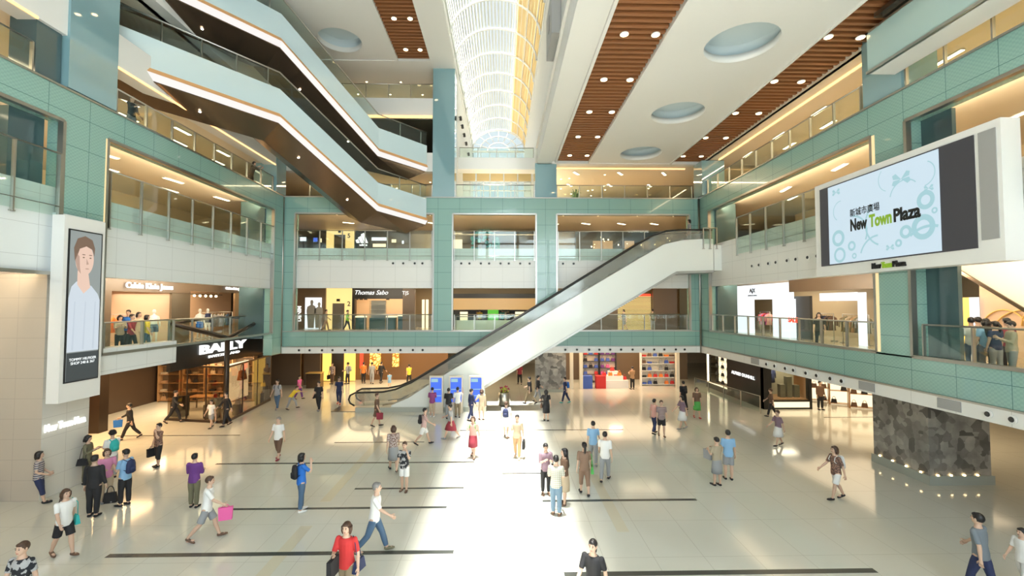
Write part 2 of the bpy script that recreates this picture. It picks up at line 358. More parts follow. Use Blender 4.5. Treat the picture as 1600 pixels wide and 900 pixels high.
# white slab edges
b = MB(); b.box(-14.3, -8, 14.4, XL, 28, 15.6); b.box(-14.3, -8, 17.9, XL, 28, 19.1); b.box(XL, 28.1, 14.4, -4.4, 28.6, 15.6); b.box(XL, 28.1, 17.9, -4.4, 28.6, 19.1)
struct(b.build('trim_%d' % k, 'white')); k += 1
b = MB(); b.box(XL + .1, 28.0, 17.8, -4.45, 28.08, 17.95); b.box(XL-.02, 5, 14.35, XL+.03, 13.1, 14.42); b.box(XL-.02, 15.8, 14.35, XL+.03, 26.85, 14.42); struct(b.build('trim_%d' % k, 'cove')); k += 1
b = MB(); b.box(-26, -8, 0, -25.8, 46, 22); struct(b.build('wall_left_outer', 'brown'))
b = MB(); b.box(25.8, -8, 0, 26, 46, 16); struct(b.build('wall_right_outer', 'cream'))
b = MB(); b.box(-26, 46, 0, 26, 46.2, 12.6); b.box(-26, 46, 12.6, -3.4, 46.2, 22); b.box(3, 46, 12.6, 26, 46.2, 16); struct(b.build('wall_back_outer', 'cream'))
# blue glass piers rising above
b = MB(); b.box(-4.4, 28, 12.76, -3.02, 29.2, 21.1); struct(b.build('pillar_blue', 'blue_glass'))
b = MB(); b.box(2.06, 28, 12.76, 3.42, 29.2, 14.95); b.box(12.3, 27.1, 12.76, 13.7, 28.3, 14.9); struct(b.build('pillar_blue', 'blue_glass'))
b = MB(); b.box(XL - 1.0, 14.0, 12.78, XL + .08, 15.75, 21.08); struct(b.build('pillar_blue', 'blue_glass'))
b = MB(); b.box(XL - .9, 13.2, 12.76, XL - .12, 13.95, 21.1); b.box(XL - 2.4, 12.9, 9.5, XL - .5, 13.9, 11.7); struct(b.build('pillar_dark', 'dark_blue_glass'))
b = MB(); b.box(XL - 1.3, 26.9, 12.78, XL + .06, 28.07, 21.08); struct(b.build('pillar_blue', 'blue_glass'))
b = MB(); b.box(XR + .02, 13.55, 12.76, XR + 1.2, 15.05, 16); struct(b.build('pillar_blue', 'blue_glass'))
b = MB(); b.box(XR + .5, 12.5, 4, XR + .62, 13.6, 11.7); b.box(XR + .4, 26.6, 4, XR + 1.6, 28.6, 12.1); b.box(XL - 1.9, 26.7, 4, XL - .5, 28.4, 12.1); struct(b.build('pillar_dark', 'dark_blue_glass'))

# right ceiling at 14.9 m with round recesses
ZC = 14.95
b = MB()
b.box(3.42, -8, ZC, 5.45 - 2.15, 28.0, ZC + .3)
ocy = [3.7, 9.3, 14.9, 20.5, 26.1]; ox = 8.2; orad = 1.2; N = 32
for cy in ocy:
    y0, y1, x0, x1 = cy - 2.8, min(cy + 2.8, 28.0), 5.5, 10.6
    sq = []
    for q in range(N):
        a = 2 * PI * q / N; c, s_ = math.cos(a), math.sin(a)
        t = min(((x1 - ox) if c > 0 else (ox - x0)) / max(abs(c), 1e-6), ((y1 - cy) if s_ > 0 else (cy - y0)) / max(abs(s_), 1e-6))
        sq.append((ox + c * t, cy + s_ * t, ZC))
    # snap nearest ring points to the corners
    for cx_, cy_ in ((x0, y0), (x1, y0), (x1, y1), (x0, y1)):
        j = min(range(N), key=lambda q: (sq[q][0] - cx_) ** 2 + (sq[q][1] - cy_) ** 2); sq[j] = (cx_, cy_, ZC)
    ci = [(ox + orad * math.cos(2 * PI * q / N), cy + orad * math.sin(2 * PI * q / N), ZC) for q in range(N)]
    I1 = b.pts(sq); I2 = b.pts(ci); I3 = b.pts([(p[0], p[1], ZC + .28) for p in ci]); I4 = b.pts([(ox + (p[0] - ox) * 1.12, cy + (p[1] - cy) * 1.12, ZC + .3) for p in ci]); I5 = b.pts([(ox + (p[0] - ox) * 1.12, cy + (p[1] - cy) * 1.12, ZC + .7) for p in ci])
    for q in range(N):
        r = (q + 1) % N
        b.face((I1[q], I1[r], I2[r], I2[q])); b.face((I2[q], I2[r], I3[r], I3[q]), 0, True); b.face((I3[q], I3[r], I4[r], I4[q])); b.face((I4[q], I4[r], I5[r], I5[q]), 1, True)
    b.face(I5, 1)
b.box(5.5, -8, ZC, 10.6, .9, ZC + .05)
b.box(5.42, -8, ZC - .05, 5.5, 28, ZC + .9); b.box(10.6, -8, ZC - .05, 10.68, 28, ZC + .9)
b.box(2.2, -8, ZC - .05, 3.1, 28.0, ZC + .1)                     # edge beam beside the vault
b.box(3.1, -8, ZC + .1, 3.42, 28, ZC + .9)
b.box(2.1, -8, ZC + .95, 14, 28, ZC + 1.1)
b.box(2.2, 27.9, ZC - .05, 14, 28.3, ZC + 1.1)
struct(b.build('ceiling_right', ['ceiling', 'blue_paint']))
# right soffit band of cream running over level three
b = MB(); b.box(12.62, -8, ZC, 26, 28.5, ZC + .2); b.box(3.42, 28.3, ZC, 26, 46, ZC + .2)
b.hexa([(12.65, -8, ZC + .0), (12.65, 28, ZC + .0), (12.65, 28, ZC + .9), (12.65, -8, ZC + .9)], [(12.8, -8, ZC), (12.8, 28, ZC), (12.8, 28, ZC + .9), (12.8, -8, ZC + .9)])
struct(b.build('ceiling_right_soffit', 'cream'))
b = MB(); b.box(13.3, -8, ZC - .06, 13.4, 27, ZC); b.box(3.5, 28.9, ZC - .06, 12, 29.0, ZC); struct(b.build('trim_%d' % k, 'cove')); k += 1
# timber slat strips
def slats(x0, x1, z, ya, yb):
    b = MB(); y = ya
    while y < yb:
        b.box(x0, y, z + .0, x1, y + .13, z + .22); y += .3
    b.box(x0, ya, z + .5, x1, yb, z + .52)
    return b
struct(slats(3.45, 5.4, ZC + .08, -6, 27.8).build('ceiling_slats', 'wood'))
struct(slats(10.7, 12.62, ZC + .08, -6, 27.8).build('ceiling_slats', 'wood'))
ZL = 21.1
struct(slats(-6.45, -4.45, ZL + .08, 4, 27.2).build('ceiling_slats', 'wood'))
b = MB()
# left high ceiling with round recesses
lox = -9.3
for cy in (19.7, 25.3):
    y0, y1, x0, x1 = (cy - 2.8 if cy > 20 else 10), (28.5 if cy > 22 else cy + 2.8), -14.2, -6.55
    sq = []
    for q in range(N):
        a = 2 * PI * q / N; c, s_ = math.cos(a), math.sin(a)
        t = min(((x1 - lox) if c > 0 else (lox - x0)) / max(abs(c), 1e-6), ((y1 - cy) if s_ > 0 else (cy - y0)) / max(abs(s_), 1e-6))
        sq.append((lox + c * t, cy + s_ * t, ZL))
    for cx_, cy_ in ((x0, y0), (x1, y0), (x1, y1), (x0, y1)):
        j = min(range(N), key=lambda q: (sq[q][0] - cx_) ** 2 + (sq[q][1] - cy_) ** 2); sq[j] = (cx_, cy_, ZL)
    ci = [(lox + orad * math.cos(2 * PI * q / N), cy + orad * math.sin(2 * PI * q / N), ZL) for q in range(N)]
    I1 = b.pts(sq); I2 = b.pts(ci); I3 = b.pts([(p[0], p[1], ZL + .3) for p in ci]); I5 = b.pts([(p[0], p[1], ZL + .75) for p in ci])
    for q in range(N):
        r = (q + 1) % N
        b.face((I1[q], I1[r], I2[r], I2[q])); b.face((I2[q], I2[r], I3[r], I3[q]), 0, True); b.face((I3[q], I3[r], I5[r], I5[q]), 1, True)
    b.face(I5, 1)
b.box(-26, -8, ZL, -14.2, 46, ZL + .3); b.box(-14.2, -8, ZL, -6.55, 10, ZL + .3)
b.box(-26, -8, ZL + .95, -3, 46, ZL + 1.1); b.box(-6.55, -8, ZL - .05, -6.45, 27.3, ZL + .9); b.box(-4.45, -8, ZL - .12, -3.0, 28, ZL + 1.0)
b.box(-14.2, 27.3, ZL - .05, -3.02, 28.6, ZL + .9); b.box(-14.2, 28.6, ZL, -3.0, 46, ZL + .3)
struct(b.build('ceiling_left', ['ceiling', 'blue_paint']))
# wall faces of the light well
b = MB(); b.box(2.2, -8, ZC + .1, 2.35, 46, ZL + .6); b.box(-3.1, 29.2, 12.6, -3.0, 46, ZL + .5); b.box(2.2, 29.2, 12.6, 2.35, 46, ZC + .1)
struct(b.build('wall_light_well', 'white_y'))

# glazed barrel vault
vx, vw, vr, zv = -.4, 2.62, 2.1, ZL + .3
def arc(a, w=vw, r=vr): return (vx + w * math.cos(a), zv + r * math.sin(a))
b = MB(); n = 40
for q in range(n):
    a0 = PI * (q + .0) / n; a1 = PI * (q + .5) / n
    if a0 < PI * .34: continue
    (xa, za), (xb, zb) = arc(a0), arc(a1); (xc, zc), (xd, zd) = arc(a0, vw + .05, vr + .05), arc(a1, vw + .05, vr + .05)
    b.hexa([(xa, 2, za), (xb, 2, zb), (xd, 2, zd), (xc, 2, zc)], [(xa, 44, za), (xb, 44, zb), (xd, 44, zd), (xc, 44, zc)])
struct(b.build('ceiling_vault_louvres', 'louvre'))
b = MB()
for q in range(9):
    a0 = PI * .34 * q / 9 + .004; a1 = PI * .34 * (q + 1) / 9 - .004
    (xa, za), (xb, zb) = arc(a0), arc(a1); (xc, zc), (xd, zd) = arc(a0, vw + .01, vr + .01), arc(a1, vw + .01, vr + .01)
    b.hexa([(xa, 2, za), (xb, 2, zb), (xd, 2, zd), (xc, 2, zc)], [(xa, 44, za), (xb, 44, zb), (xd, 44, zd), (xc, 44, zc)])
struct(b.build('ceiling_vault_shades', 'shade'))
b = MB(); y = 44.0 - 2.72 * 15
while y < 44.5:
    b.loft([(arc(PI * q / 24, vw - .08, vr - .08)[0], y, arc(PI * q / 24, vw - .08, vr - .08)[1]) for q in range(25)], .06, 6, u=(0, 1, 0)); y += 2.72
for a in (.12, .24, .34):
    x_, z_ = arc(PI * a, vw - .08, vr - .08); b.cyl((x_, 2, z_), (x_, 44, z_), .035, 6)
b.box(vx - vw - .1, 2, zv - .35, vx - vw + .05, 44, zv); b.box(vx + vw - .05, 2, zv - .35, vx + vw + .1, 44, zv)
struct(b.build('ceiling_vault_ribs', 'white'))
# arched end window
b = MB()
for rr in (1.0, .72, .42):
    b.loft([(vx + vw * rr * math.cos(PI * q / 24), 44, zv - .2 + vr * rr * math.sin(PI * q / 24)) for q in range(25)], .05, 6, u=(0, 1, 0))
for a in range(1, 8):
    c, s_ = math.cos(PI * a / 8), math.sin(PI * a / 8); b.cyl((vx + vw * .42 * c, 44, zv - .2 + vr * .42 * s_), (vx + vw * c, 44, zv - .2 + vr * s_), .035, 6)
b.box(vx - vw, 43.9, zv - .3, vx + vw, 44.1, zv - .15)
for x_ in range(7): b.box(vx - vw + x_ * vw / 3 - .03, 43.95, 15, vx - vw + x_ * vw / 3 + .03, 44.05, zv - .2)
for z_ in (16.5, 18, 19.5): b.box(vx - vw, 43.95, z_ - .03, vx + vw, 44.05, z_ + .03)
wf = struct(b.build('window_1', 'white'))
g = MB(); g.box(vx - vw, 44.02, 15, vx + vw, 44.04, zv + vr); g.build('window_glass', 'clear', wf)
# bridge beam, shaded panels and window grid closing the light well below
b = MB(); b.box(-3.0, 30, 15.15, 2.2, 31, 15.95); struct(b.build('wall_bridge_beam', 'white'))
b = MB()
for q in range(5): b.box(-2.95 + q * 1.03, 33.0, 15.2, -2.0 + q * 1.03, 33.05, 15.95)
struct(b.build('wall_shaded_panels', 'shade'))
b = MB()
for q in range(11): b.box(-3.0 + q * .52 - .025, 33.9, 12.6, -3.0 + q * .52 + .025, 34.0, 16)
for z_ in (13.3, 14.0, 14.7, 15.4): b.box(-3, 33.9, z_ - .03, 2.2, 34.0, z_ + .03)
wf = struct(b.build('window_2', 'white'))
g = MB(); g.box(-3, 33.95, 12.6, 2.2, 33.96, 16); g.build('window_glass', 'clear', wf)
# window wall behind the viewer (seen in reflections)
b = MB()
for q in range(14): b.box(-26 + q * 4 - .16, -2.6, 0, -26 + q * 4 + .16, -2.4, 21)
for z_ in range(0, 22, 2): b.box(-26, -2.6, z_ - .12, 26, -2.45, z_ + .12)
struct(b.build('window_3', 'grey'))
# ------------------------------------------------------------------ railings
def railing(label, A, B, z0, z1, zf, step=1.35, group='glass railings round the galleries', rod=None, post_d=.0, inset=.0):
    """glass panels between steel posts from A to B; zf = foot of the posts"""
    A, B = Vector((*A, 0)), Vector((*B, 0)); L = (B - A).length; d = (B - A) / L; nrm = Vector((-d.y, d.x, 0))
    r = thing('glass_railing', label, 'railing', (A.x, A.y, zf), math.atan2(d.y, d.x), group)
    n = max(1, round(L / step)); w = L / n; h0, h1 = z0 - zf, z1 - zf
    for k in range(n):
        MB().box(k * w + .02, -.008, h0, (k + 1) * w - .02, .008, h1).build('glass_panel', 'glass', r)
    for k in range(n + 1):
        x = min(max(k * w, .03), L - .03)
        MB().box(x - .022, -.045, 0, x + .022, .045, h1).box(x - .07, -.03, .0, x + .07, .03, .035).build('post', 'steel', r)
    MB().cyl((0, 0, h1 + .02), (L, 0, h1 + .02), .028, 8).build('handrail', 'steel', r)
    if rod: MB().cyl((0, -.05, rod - zf), (L, -.05, rod - zf), .014, 6).build('lower_rod', 'steel', r)
    return r
nm3 = ['left', 'middle', 'right']
for (x0, x1), w_ in zip(OPB, nm3):
    railing('glass railing on steel posts in the %s upper opening of the far wall' % w_, (x0 + .08, 28.12), (x1 - .08, 28.12), 8.8, 10.62, 8.75, rod=9.05)
    railing('low glass railing in the %s lower opening of the far wall' % w_, (x0 + .08, 28.3), (x1 - .08, 28.3), 4.42, 5.36, 4.38)
railing('glass railing over the far teal wall, between the left corner and the blue pier', (-12.2, 28.3), (-4.45, 28.3), 12.8, 13.6, 12.76)
railing('glass railing over the far teal wall, across the foot of the vaulted light well', (-2.98, 28.3), (2.02, 28.3), 12.8, 13.6, 12.76)
railing('glass railing over the far teal wall, between the short blue pier and the right corner', (3.45, 28.3), (12.2, 28.3), 12.8, 13.6, 12.76)
railing('glass railing across the vault on the white bridge beam', (-2.95, 30.3), (2.15, 30.3), 15.97, 16.7, 15.95)
railing('glass railing high up on the fifth level, beneath the left ceiling', (-13, 28.35), (-4.45, 28.35), 19.15, 20.1, 19.1)
railing('glass railing on the fourth level behind the upper escalator', (-13, 28.35), (-9.6, 28.35), 15.65, 16.5, 15.6)
railing('glass railing of the left wall, above the jeans shops, on the second level', (XL, 15.65), (XL, 26.8), 8.7, 10.62, 8.6, 1.33, rod=9.0)
railing('glass railing of the left wall, second level, nearest the viewer before the tall screen', (XL, 6.0), (XL, 13.95), 8.7, 10.62, 8.6, 1.33, rod=9.0)
railing('low glass railing in front of the nearer jeans shop, on the white slab edge', (XL - .06, 15.65), (XL - .06, 19.0), 4.52, 5.36, 4.5, 1.5)
railing('low glass railing over the black leather shop fascia', (-15.12, 19.2), (-15.12, 28.3), 4.2, 5.3, 4.16, 1.5)
railing('glass railing on top of the left teal band, third level', (XL - .1, 15.9), (XL - .1, 26.8), 12.8, 13.65, 12.76)
railing('glass railing on top of the left teal band, before the blue pier', (XL - .1, 6), (XL - .1, 13.1), 12.8, 13.65, 12.76)
railing('glass railing of the right wall beside the big screen, second level', (XR + .02, 16.9), (XR + .02, 23.6), 8.7, 10.62, 8.6, 1.33, rod=9.0)
railing('glass railing of the right wall on the near side of the big screen, second level', (XR + .02, 6.0), (XR + .02, 10.2), 8.7, 10.62, 8.6, 1.33, rod=9.0)
railing('low glass railing in front of the fashion shops of the right wall, first level', (XR + .1, 14.85), (XR + .1, 26.7), 4.45, 5.38, 4.43)
railing('low glass railing of the right wall, first level, where a crowd stands', (XR + .1, 6.0), (XR + .1, 13.2), 4.45, 5.38, 4.43)
railing('glass railing on top of the right teal band, third level', (XR + .1, 15.2), (XR + .1, 27.0), 12.8, 13.65, 12.76)
railing('glass railing on top of the right teal band under the projecting balcony', (XR + .1, 6), (XR + .12, 13.5), 12.8, 13.65, 12.76)

# ------------------------------------------------------------------ main escalator
YE = 25.5
def E(px, py, y=YE): return (X(px, y), y, Z(py, y))
esc = thing('escalator', 'long escalator with white frosted sides rising from the hall floor to the second level', 'escalator', (X(550, YE), YE, 0))
ex, ey = esc.location.x, YE
def el(P): return [(p[0] - ex, p[1] - ey, p[2]) for p in P]
side = [(614, 631), (640, 620), (700, 582), (860, 487), (1000, 404), (1040, 381), (1070, 374), (1100, 372), (1119, 372)]
low = [(1119, 422), (1060, 424), (908, 513), (757, 603)]
def q(p, y=YE): return (X(p[0], YE), y, Z(p[1], YE))
for y0, y1, nm in ((YE, YE + .06, 'side_panel'), (YE + 1.34, YE + 1.4, 'side_panel')):
    P = [q(p, y0) for p in side] + [q(p, y0) for p in low]
    P += [(X(757, YE), y0, .25), (X(614, YE), y0, .25)]
    MB().prism(el(P), (0, y1 - y0, 0)).build(nm, 'esc_panel', esc)
b = MB()
for px in (760, 830, 900, 970, 1040, 700): b.box(X(px, YE) - .012 - ex, -.006, Z(372 + max(0, (1040 - px)) * .6 + 12, YE), X(px, YE) + .012 - ex, .0, Z(372 + max(0, (1040 - px)) * .6 + 12, YE) - (1.9 if px > 760 else 1.2))

L3 = [q(p) for p in low]
b = MB()
for p0, p1 in zip(L3, L3[1:]):
    b.hexa(el([(p0[0], YE - .04, p0[2] - .12), (p0[0], YE + 1.44, p0[2] - .12), (p0[0], YE + 1.44, p0[2] + .02), (p0[0], YE - .04, p0[2] + .02)]),
           el([(p1[0], YE - .04, p1[2] - .12), (p1[0], YE + 1.44, p1[2] - .12), (p1[0], YE + 1.44, p1[2] + .02), (p1[0], YE - .04, p1[2] + .02)]))
b.build('underside', 'steel', esc)
MB().box(X(560, YE) - ex, -.12, 0, X(760, YE) - ex, 1.5, .26).build('plinth', 'grey_green', esc)
MB().box(X(522, YE) - ex, .0, .0, X(562, YE) - ex, 1.4, .03).build('comb_plate', 'dark_steel', esc)
hr = [(557, 632), (550, 628), (548, 622), (550, 616), (558, 612), (600, 611), (620, 607), (645, 596), (700, 563), (860, 466), (1000, 380), (1025, 366), (1045, 359), (1070, 357), (1119, 357)]
gb = [(557, 632), (560, 632), (562, 632), (566, 632), (572, 632), (600, 631), (620, 628), (645, 617), (700, 582), (860, 487), (1000, 404), (1025, 390), (1045, 380), (1070, 374), (1119, 372)]
for yy in (YE + .1, YE + 1.3):
    b = MB()
    for a in range(4, len(hr) - 1):
        p0, p1, g0, g1 = q(hr[a], yy), q(hr[a + 1], yy), q(gb[a], yy), q(gb[a + 1], yy)
        b.hexa(el([(p0[0], yy, p0[2]), (p1[0], yy, p1[2]), (g1[0], yy, g1[2]), (g0[0], yy, g0[2])]), el([(p0[0], yy + .015, p0[2]), (p1[0], yy + .015, p1[2]), (g1[0], yy + .015, g1[2]), (g0[0], yy + .015, g0[2])]))
    P = [q(p, yy) for p in hr[:5]] + [q((572, 612), yy), q((572, 632), yy)]
    b.prism(el(P), (0, .015, 0)); b.build('glass_balustrade', 'smoke_glass', esc)
    MB().loft(el([q(p, yy) for p in hr]), .05, 8, u=(0, 1, 0)).build('handrail', 'rubber', esc)
    MB().loft(el([(q(p, yy)[0], yy, q(p, yy)[2]) for p in gb[5:]]), .04, 6, u=(0, 1, 0)).build('skirt_rail', 'steel', esc)
b = MB(); x0, z0, x1, z1 = X(620, YE), .25, X(1040, YE), 9.4; n = 26
for k_ in range(n):
    xx = x0 + (x1 - x0) * k_ / n; zz = z0 + (z1 - z0) * (k_ + .5) / n; b.box(xx - ex, .15, zz - .3, xx + (x1 - x0) / n - ex, 1.25, zz)
b.box(X(560, YE) - ex, .15, .1, x0 - ex, 1.25, .25); b.box(x1 - ex, .15, 9.1, X(1119, YE) - ex, 1.25, 9.42)
b.build('steps', 'dark_steel', esc)
# landing bridge from the escalator to the right gallery
lb = tag(MB().box(X(1120, YE), YE - .02, Z(422, YE), XR + .14, YE + 1.22, 9.44).build('landing_bridge', 'esc_panel'),
         'white landing box joining the escalator top to the right gallery', 'bridge')
railing('short steel railing beside the head of the escalator', (X(1102, YE), YE - .05), (XR - .12, YE - .05), 9.5, 10.4, 9.2, .5)

# ------------------------------------------------------------------ sweeping upper escalators on the left
dv = Vector((-.61, -.79, 0)).normalized(); nv = Vector((dv.y * -1 * -1, 0, 0)); nv = Vector((-dv.y, dv.x, 0)).normalized()   # towards viewer and right
def sweep(label, pts, wdt=2.9, drop=.35):
    root = thing('escalator', label, 'escalator', (pts[2][0], pts[2][1], pts[2][2])); o = Vector(pts[2])
    P = [Vector(p) - o for p in pts]; ym = 27.9 - o.y
    def fin(b): b.v = [(v[0], min(v[1], ym), v[2]) for v in b.v]; return b
    def strip_(name, m_, off0, z0, off1, z1, th=.04, pts_=None):
        b = MB(); PP = pts_ or P
        for a, c in zip(PP, PP[1:]):
            A0, A1, C0, C1 = a + nv * off0 + Vector((0, 0, z0)), a + nv * off1 + Vector((0, 0, z1)), c + nv * off0 + Vector((0, 0, z0)), c + nv * off1 + Vector((0, 0, z1))
            t = nv * -th if abs(z1 - z0) > abs(off1 - off0) else Vector((0, 0, -th))
            b.hexa([A0, A1, C1, C0], [A0 + t, A1 + t, C1 + t, C0 + t])
        return fin(b).build(name, m_, root)
    strip_('side_panel', 'esc_blue', 0, .02, 0, 1.38)
    strip_('trim_strip', 'orange_trim', .1, .0, .02, .17)
    strip_('light_band', 'strip_white', -.08, -.26, .1, -.02)
    strip_('glass_balustrade', 'glass', -.03, 1.38, -.03, 2.18, .015)
    b = MB(); b.loft([p + nv * -.03 + Vector((0, 0, 2.2)) for p in P], .035, 8); fin(b).build('handrail', 'steel', root)
    # posts
    for a, c in zip(P, P[1:]):
        L = (c - a).length
        if abs(a.z - c.z) > 1: continue
        for t in range(1, int(L / 1.4) + 1):
            p = a + (c - a) * min(1, t * 1.4 / L) + nv * -.05; MB().box(p.x - .025, p.y - .025, p.z + 1.3, p.x + .025, p.y + .025, p.z + 2.2).build('post', 'steel', root)
    # far side
    strip_('side_panel', 'esc_blue', -wdt, .02, -wdt, 1.38)
    strip_('glass_balustrade', 'glass', -wdt + .05, 1.38, -wdt + .05, 2.18, .015)
    b = MB(); b.loft([p + nv * (-wdt + .05) + Vector((0, 0, 2.2)) for p in P], .035, 8); fin(b).build('handrail', 'steel', root)
    # underside, sloping down to the far edge
    b = MB()
    for a, c in zip(P, P[1:]):
        m1 = -wdt * .55
        lo = [Vector((0, 0, -.3)), nv * m1 + Vector((0, 0, -drop - .45)), nv * -wdt + Vector((0, 0, -.3)), nv * -wdt + Vector((0, 0, .02)), Vector((0, 0, .02)) + nv * -.02]
        lo[0] = lo[0] + nv * -.09
        b.hexa([a + w for w in lo], [c + w for w in lo])
    fin(b).build('underside', 'bronze', root)
    b = MB()
    a, c = P[1], P[2]; n = 16
    for k_ in range(n):
        p = a + (c - a) * (k_ + .5) / n; e = (c - a) / n * .5; e.z = 0
        for s0 in (.35, wdt / 2 + .15):
            b.hexa([p - e + nv * -s0 + Vector((0, 0, .1)), p + e + nv * -s0 + Vector((0, 0, .1)), p + e + nv * -(s0 + 1.0) + Vector((0, 0, .1)), p - e + nv * -(s0 + 1.0) + Vector((0, 0, .1))],
                   [p - e + nv * -s0 + Vector((0, 0, .5)), p + e + nv * -s0 + Vector((0, 0, .5)), p + e + nv * -(s0 + 1.0) + Vector((0, 0, .5)), p - e + nv * -(s0 + 1.0) + Vector((0, 0, .5))])
    b.build('steps', 'dark_steel', root)
    for (fr, kk) in ((.25, 1), (.75, 1), (.5, 0), (.5, 2)):
        p = P[kk] + (P[kk + 1] - P[kk]) * fr + nv * (-wdt * .3)
        zz = -.3 - (drop + .15) * .3 / .55 - .02
        MB().cyl(p + Vector((0, 0, zz)), p + Vector((0, 0, zz - .03)), .05, 10).build('spotlight', 'lamp_white', root)
    return root

sweep('lower of the two sweeping blue-white escalators, from the fourth level down to the third', [(-14.2, 16.4, 14.95), (-10.75, 21.5, 15.03), (-7.24, 26, 11.72), (-4.75, 28.0, 11.25)])
sweep('upper of the two sweeping blue-white escalators, crossing above the other', [(-14.2, 16.4, 18.6), (-10.75, 21.5, 18.75), (-7.24, 26, 14.95), (-4.75, 28.0, 14.6)])
# projecting glass balcony, upper right
bal = thing('balcony', 'projecting glass-sided balcony high on the right wall, above the big screen', 'balcony', (XR, 13.7, 13.3))
MB().box(-.9, -12, 0, -.05, 0, .22).build('floor_slab', 'white', bal)
MB().box(-.92, -12, .1, -.86, 0, 1.3).build('glass_panel', 'pale_glass', bal)
MB().box(-.88, -.06, .1, -.06, 0, 1.3).build('glass_panel', 'pale_glass', bal)
MB().box(-.95, -12, 1.28, -.83, .02, 1.34).box(-.95, -.08, 1.28, -.06, .02, 1.34).box(-.96, -12, 0, -.86, .03, .08).build('steel_edge', 'steel', bal)
b = MB(); b.box(XR + .4, -8, 14.0, XR + .9, 12.8, 14.9); struct(b.build('trim_200', 'white'))
b = MB(); b.box(XR - 1.1, 11.6, 14.8, XR - .1, 13.2, 14.94).box(XR - 1.0, 11.8, 14.69, XR - .2, 13.0, 14.81)
tag(b.build('ceiling_unit', 'dark_steel'), 'dark grey box fixed under the ceiling above the glass balcony', 'equipment box')
# ------------------------------------------------------------------ screens and signs
def sign(name, label, body, size, loc, right, m_, ext=.02, bold=0, sx=1.0, cat='sign', parent=None, depth_off=0):
    b = xf(text_mb(body, size, ext, bold, sx), facing((0, 0, 0), right))
    o = b.build(name, m_, parent, loc)
    if parent is None: tag(o, label, cat)
    return o
BK, RT, LF = (1, 0, 0), (0, -1, 0), (0, 1, 0)
scr = thing('video_screen', 'huge white-framed video wall on the right wall with a pale blue picture', 'screen', (XR, 13.5, 7.05))
def sl(x0, y0, z0, x1, y1, z1): return (x0 - XR, y0 - 13.5, z0 - 7.05, x1 - XR, y1 - 13.5, z1 - 7.05)
xs = 11.95
MB().box(*sl(xs, 10.35, 7.05, XR - .06, 16.75, 10.5)).build('housing', 'white', scr)
dp = MB().box(*sl(xs - .03, 10.95, 7.42, xs, 16.45, 10.3)).build('dark_panel', 'screen_grey', scr)
MB().box(*sl(xs - .02, 10.45, 7.6, xs, 10.85, 10.3)).build('speaker_grille', 'grey', scr)
pic = MB().box(*sl(xs - .045, 11.85, 7.46, xs - .03, 16.0, 10.26)).build('picture', 'pale_screen', scr)
def disc(mbb, y, z, r0, r1, x, n=28):
    o_ = []; i_ = []
    A = mbb.pts([(x - XR, y + r1 * math.cos(2 * PI * k / n) - 13.5, z + r1 * math.sin(2 * PI * k / n) - 7.05) for k in range(n)])
    if r0 <= 0: mbb.face(A); return
    B_ = mbb.pts([(x - XR, y + r0 * math.cos(2 * PI * k / n) - 13.5, z + r0 * math.sin(2 * PI * k / n) - 7.05) for k in range(n)])
    for k in range(n): mbb.face((A[k], A[(k + 1) % n], B_[(k + 1) % n], B_[k]))
b = MB()
for y, z, r0, r1 in [(12.35, 8.2, .2, .36), (12.25, 8.95, .14, .27), (12.9, 8.15, .1, .2), (13.15, 7.85, .05, .12), (15.55, 8.35, .17, .29), (15.5, 7.75, .18, .27), (14.95, 8.0, .09, .17), (14.85, 7.65, .05, .1), (12.0, 8.6, .04, .09)]: disc(b, y, z, r0, r1, xs - .05)
def ribbon(pts, w):
    for (y0, z0), (y1, z1) in zip(pts, pts[1:]):
        dy, dz = y1 - y0, z1 - z0; L = math.hypot(dy, dz); ny, nz_ = -dz / L * w, dy / L * w
        b.poly([(xs - .05 - XR, y0 + ny - 13.5, z0 + nz_ - 7.05), (xs - .05 - XR, y1 + ny - 13.5, z1 + nz_ - 7.05), (xs - .05 - XR, y1 - ny - 13.5, z1 - nz_ - 7.05), (xs - .05 - XR, y0 - ny - 13.5, z0 - nz_ - 7.05)])
for cy, cz, r, a0, a1, w in [(13.6, 8.6, .75, -1.2, .9, .03), (14.9, 8.4, .6, 1.6, 3.6, .03), (12.9, 9.2, .5, .2, 2.4, .018), (12.3, 9.7, .35, 2, 4.6, .015), (13.9, 7.5, .7, .3, 1.6, .03), (15.4, 9.3, .35, -1, 1.6, .015), (13.4, 9.9, .4, -1.2, .8, .012), (12.2, 7.3, .9, .9, 1.9, .04)]:
    ribbon([(cy + r * math.cos(a0 + (a1 - a0) * k / 12), cz + r * math.sin(a0 + (a1 - a0) * k / 12)) for k in range(13)], w)
for cy, cz, s_ in [(13.0, 9.75, .34), (12.15, 9.25, .16), (15.6, 10.0, .2), (13.45, 7.75, .16)]:      # leafy wings
    for sg in (1, -1):
        for el_ in (.5, -.35):
            b.poly([(xs - .05 - XR, cy - 13.5, cz - 7.05)] + [(xs - .05 - XR, cy + sg * s_ * math.cos(el_ + t) * m_ - 13.5, cz + s_ * math.sin(el_ + t) * m_ - 7.05) for t, m_ in ((-.35, .8), (0, 1), (.35, .8))])
b.build('ornament', 'screen_teal', pic, kind='stuff')
xt = xs - .06
def seglet(body, w, h, y, z, m_, bold):
    o = xf(text_fit(body, w, h, .004, bold), facing((xt - XR, y - 13.5, z - 7.05), RT)).build('lettering', m_, pic)
    return o
seglet('New', .70, .42, 14.62, 8.7, 'black', .04); seglet('Town', .84, .42, 13.77, 8.7, 'sign_green', .04); seglet('Plaza', .88, .42, 12.84, 8.7, 'black', .04)
seglet('新城市廣場', 1.2, .27, 14.38, 9.12, 'black', .008)
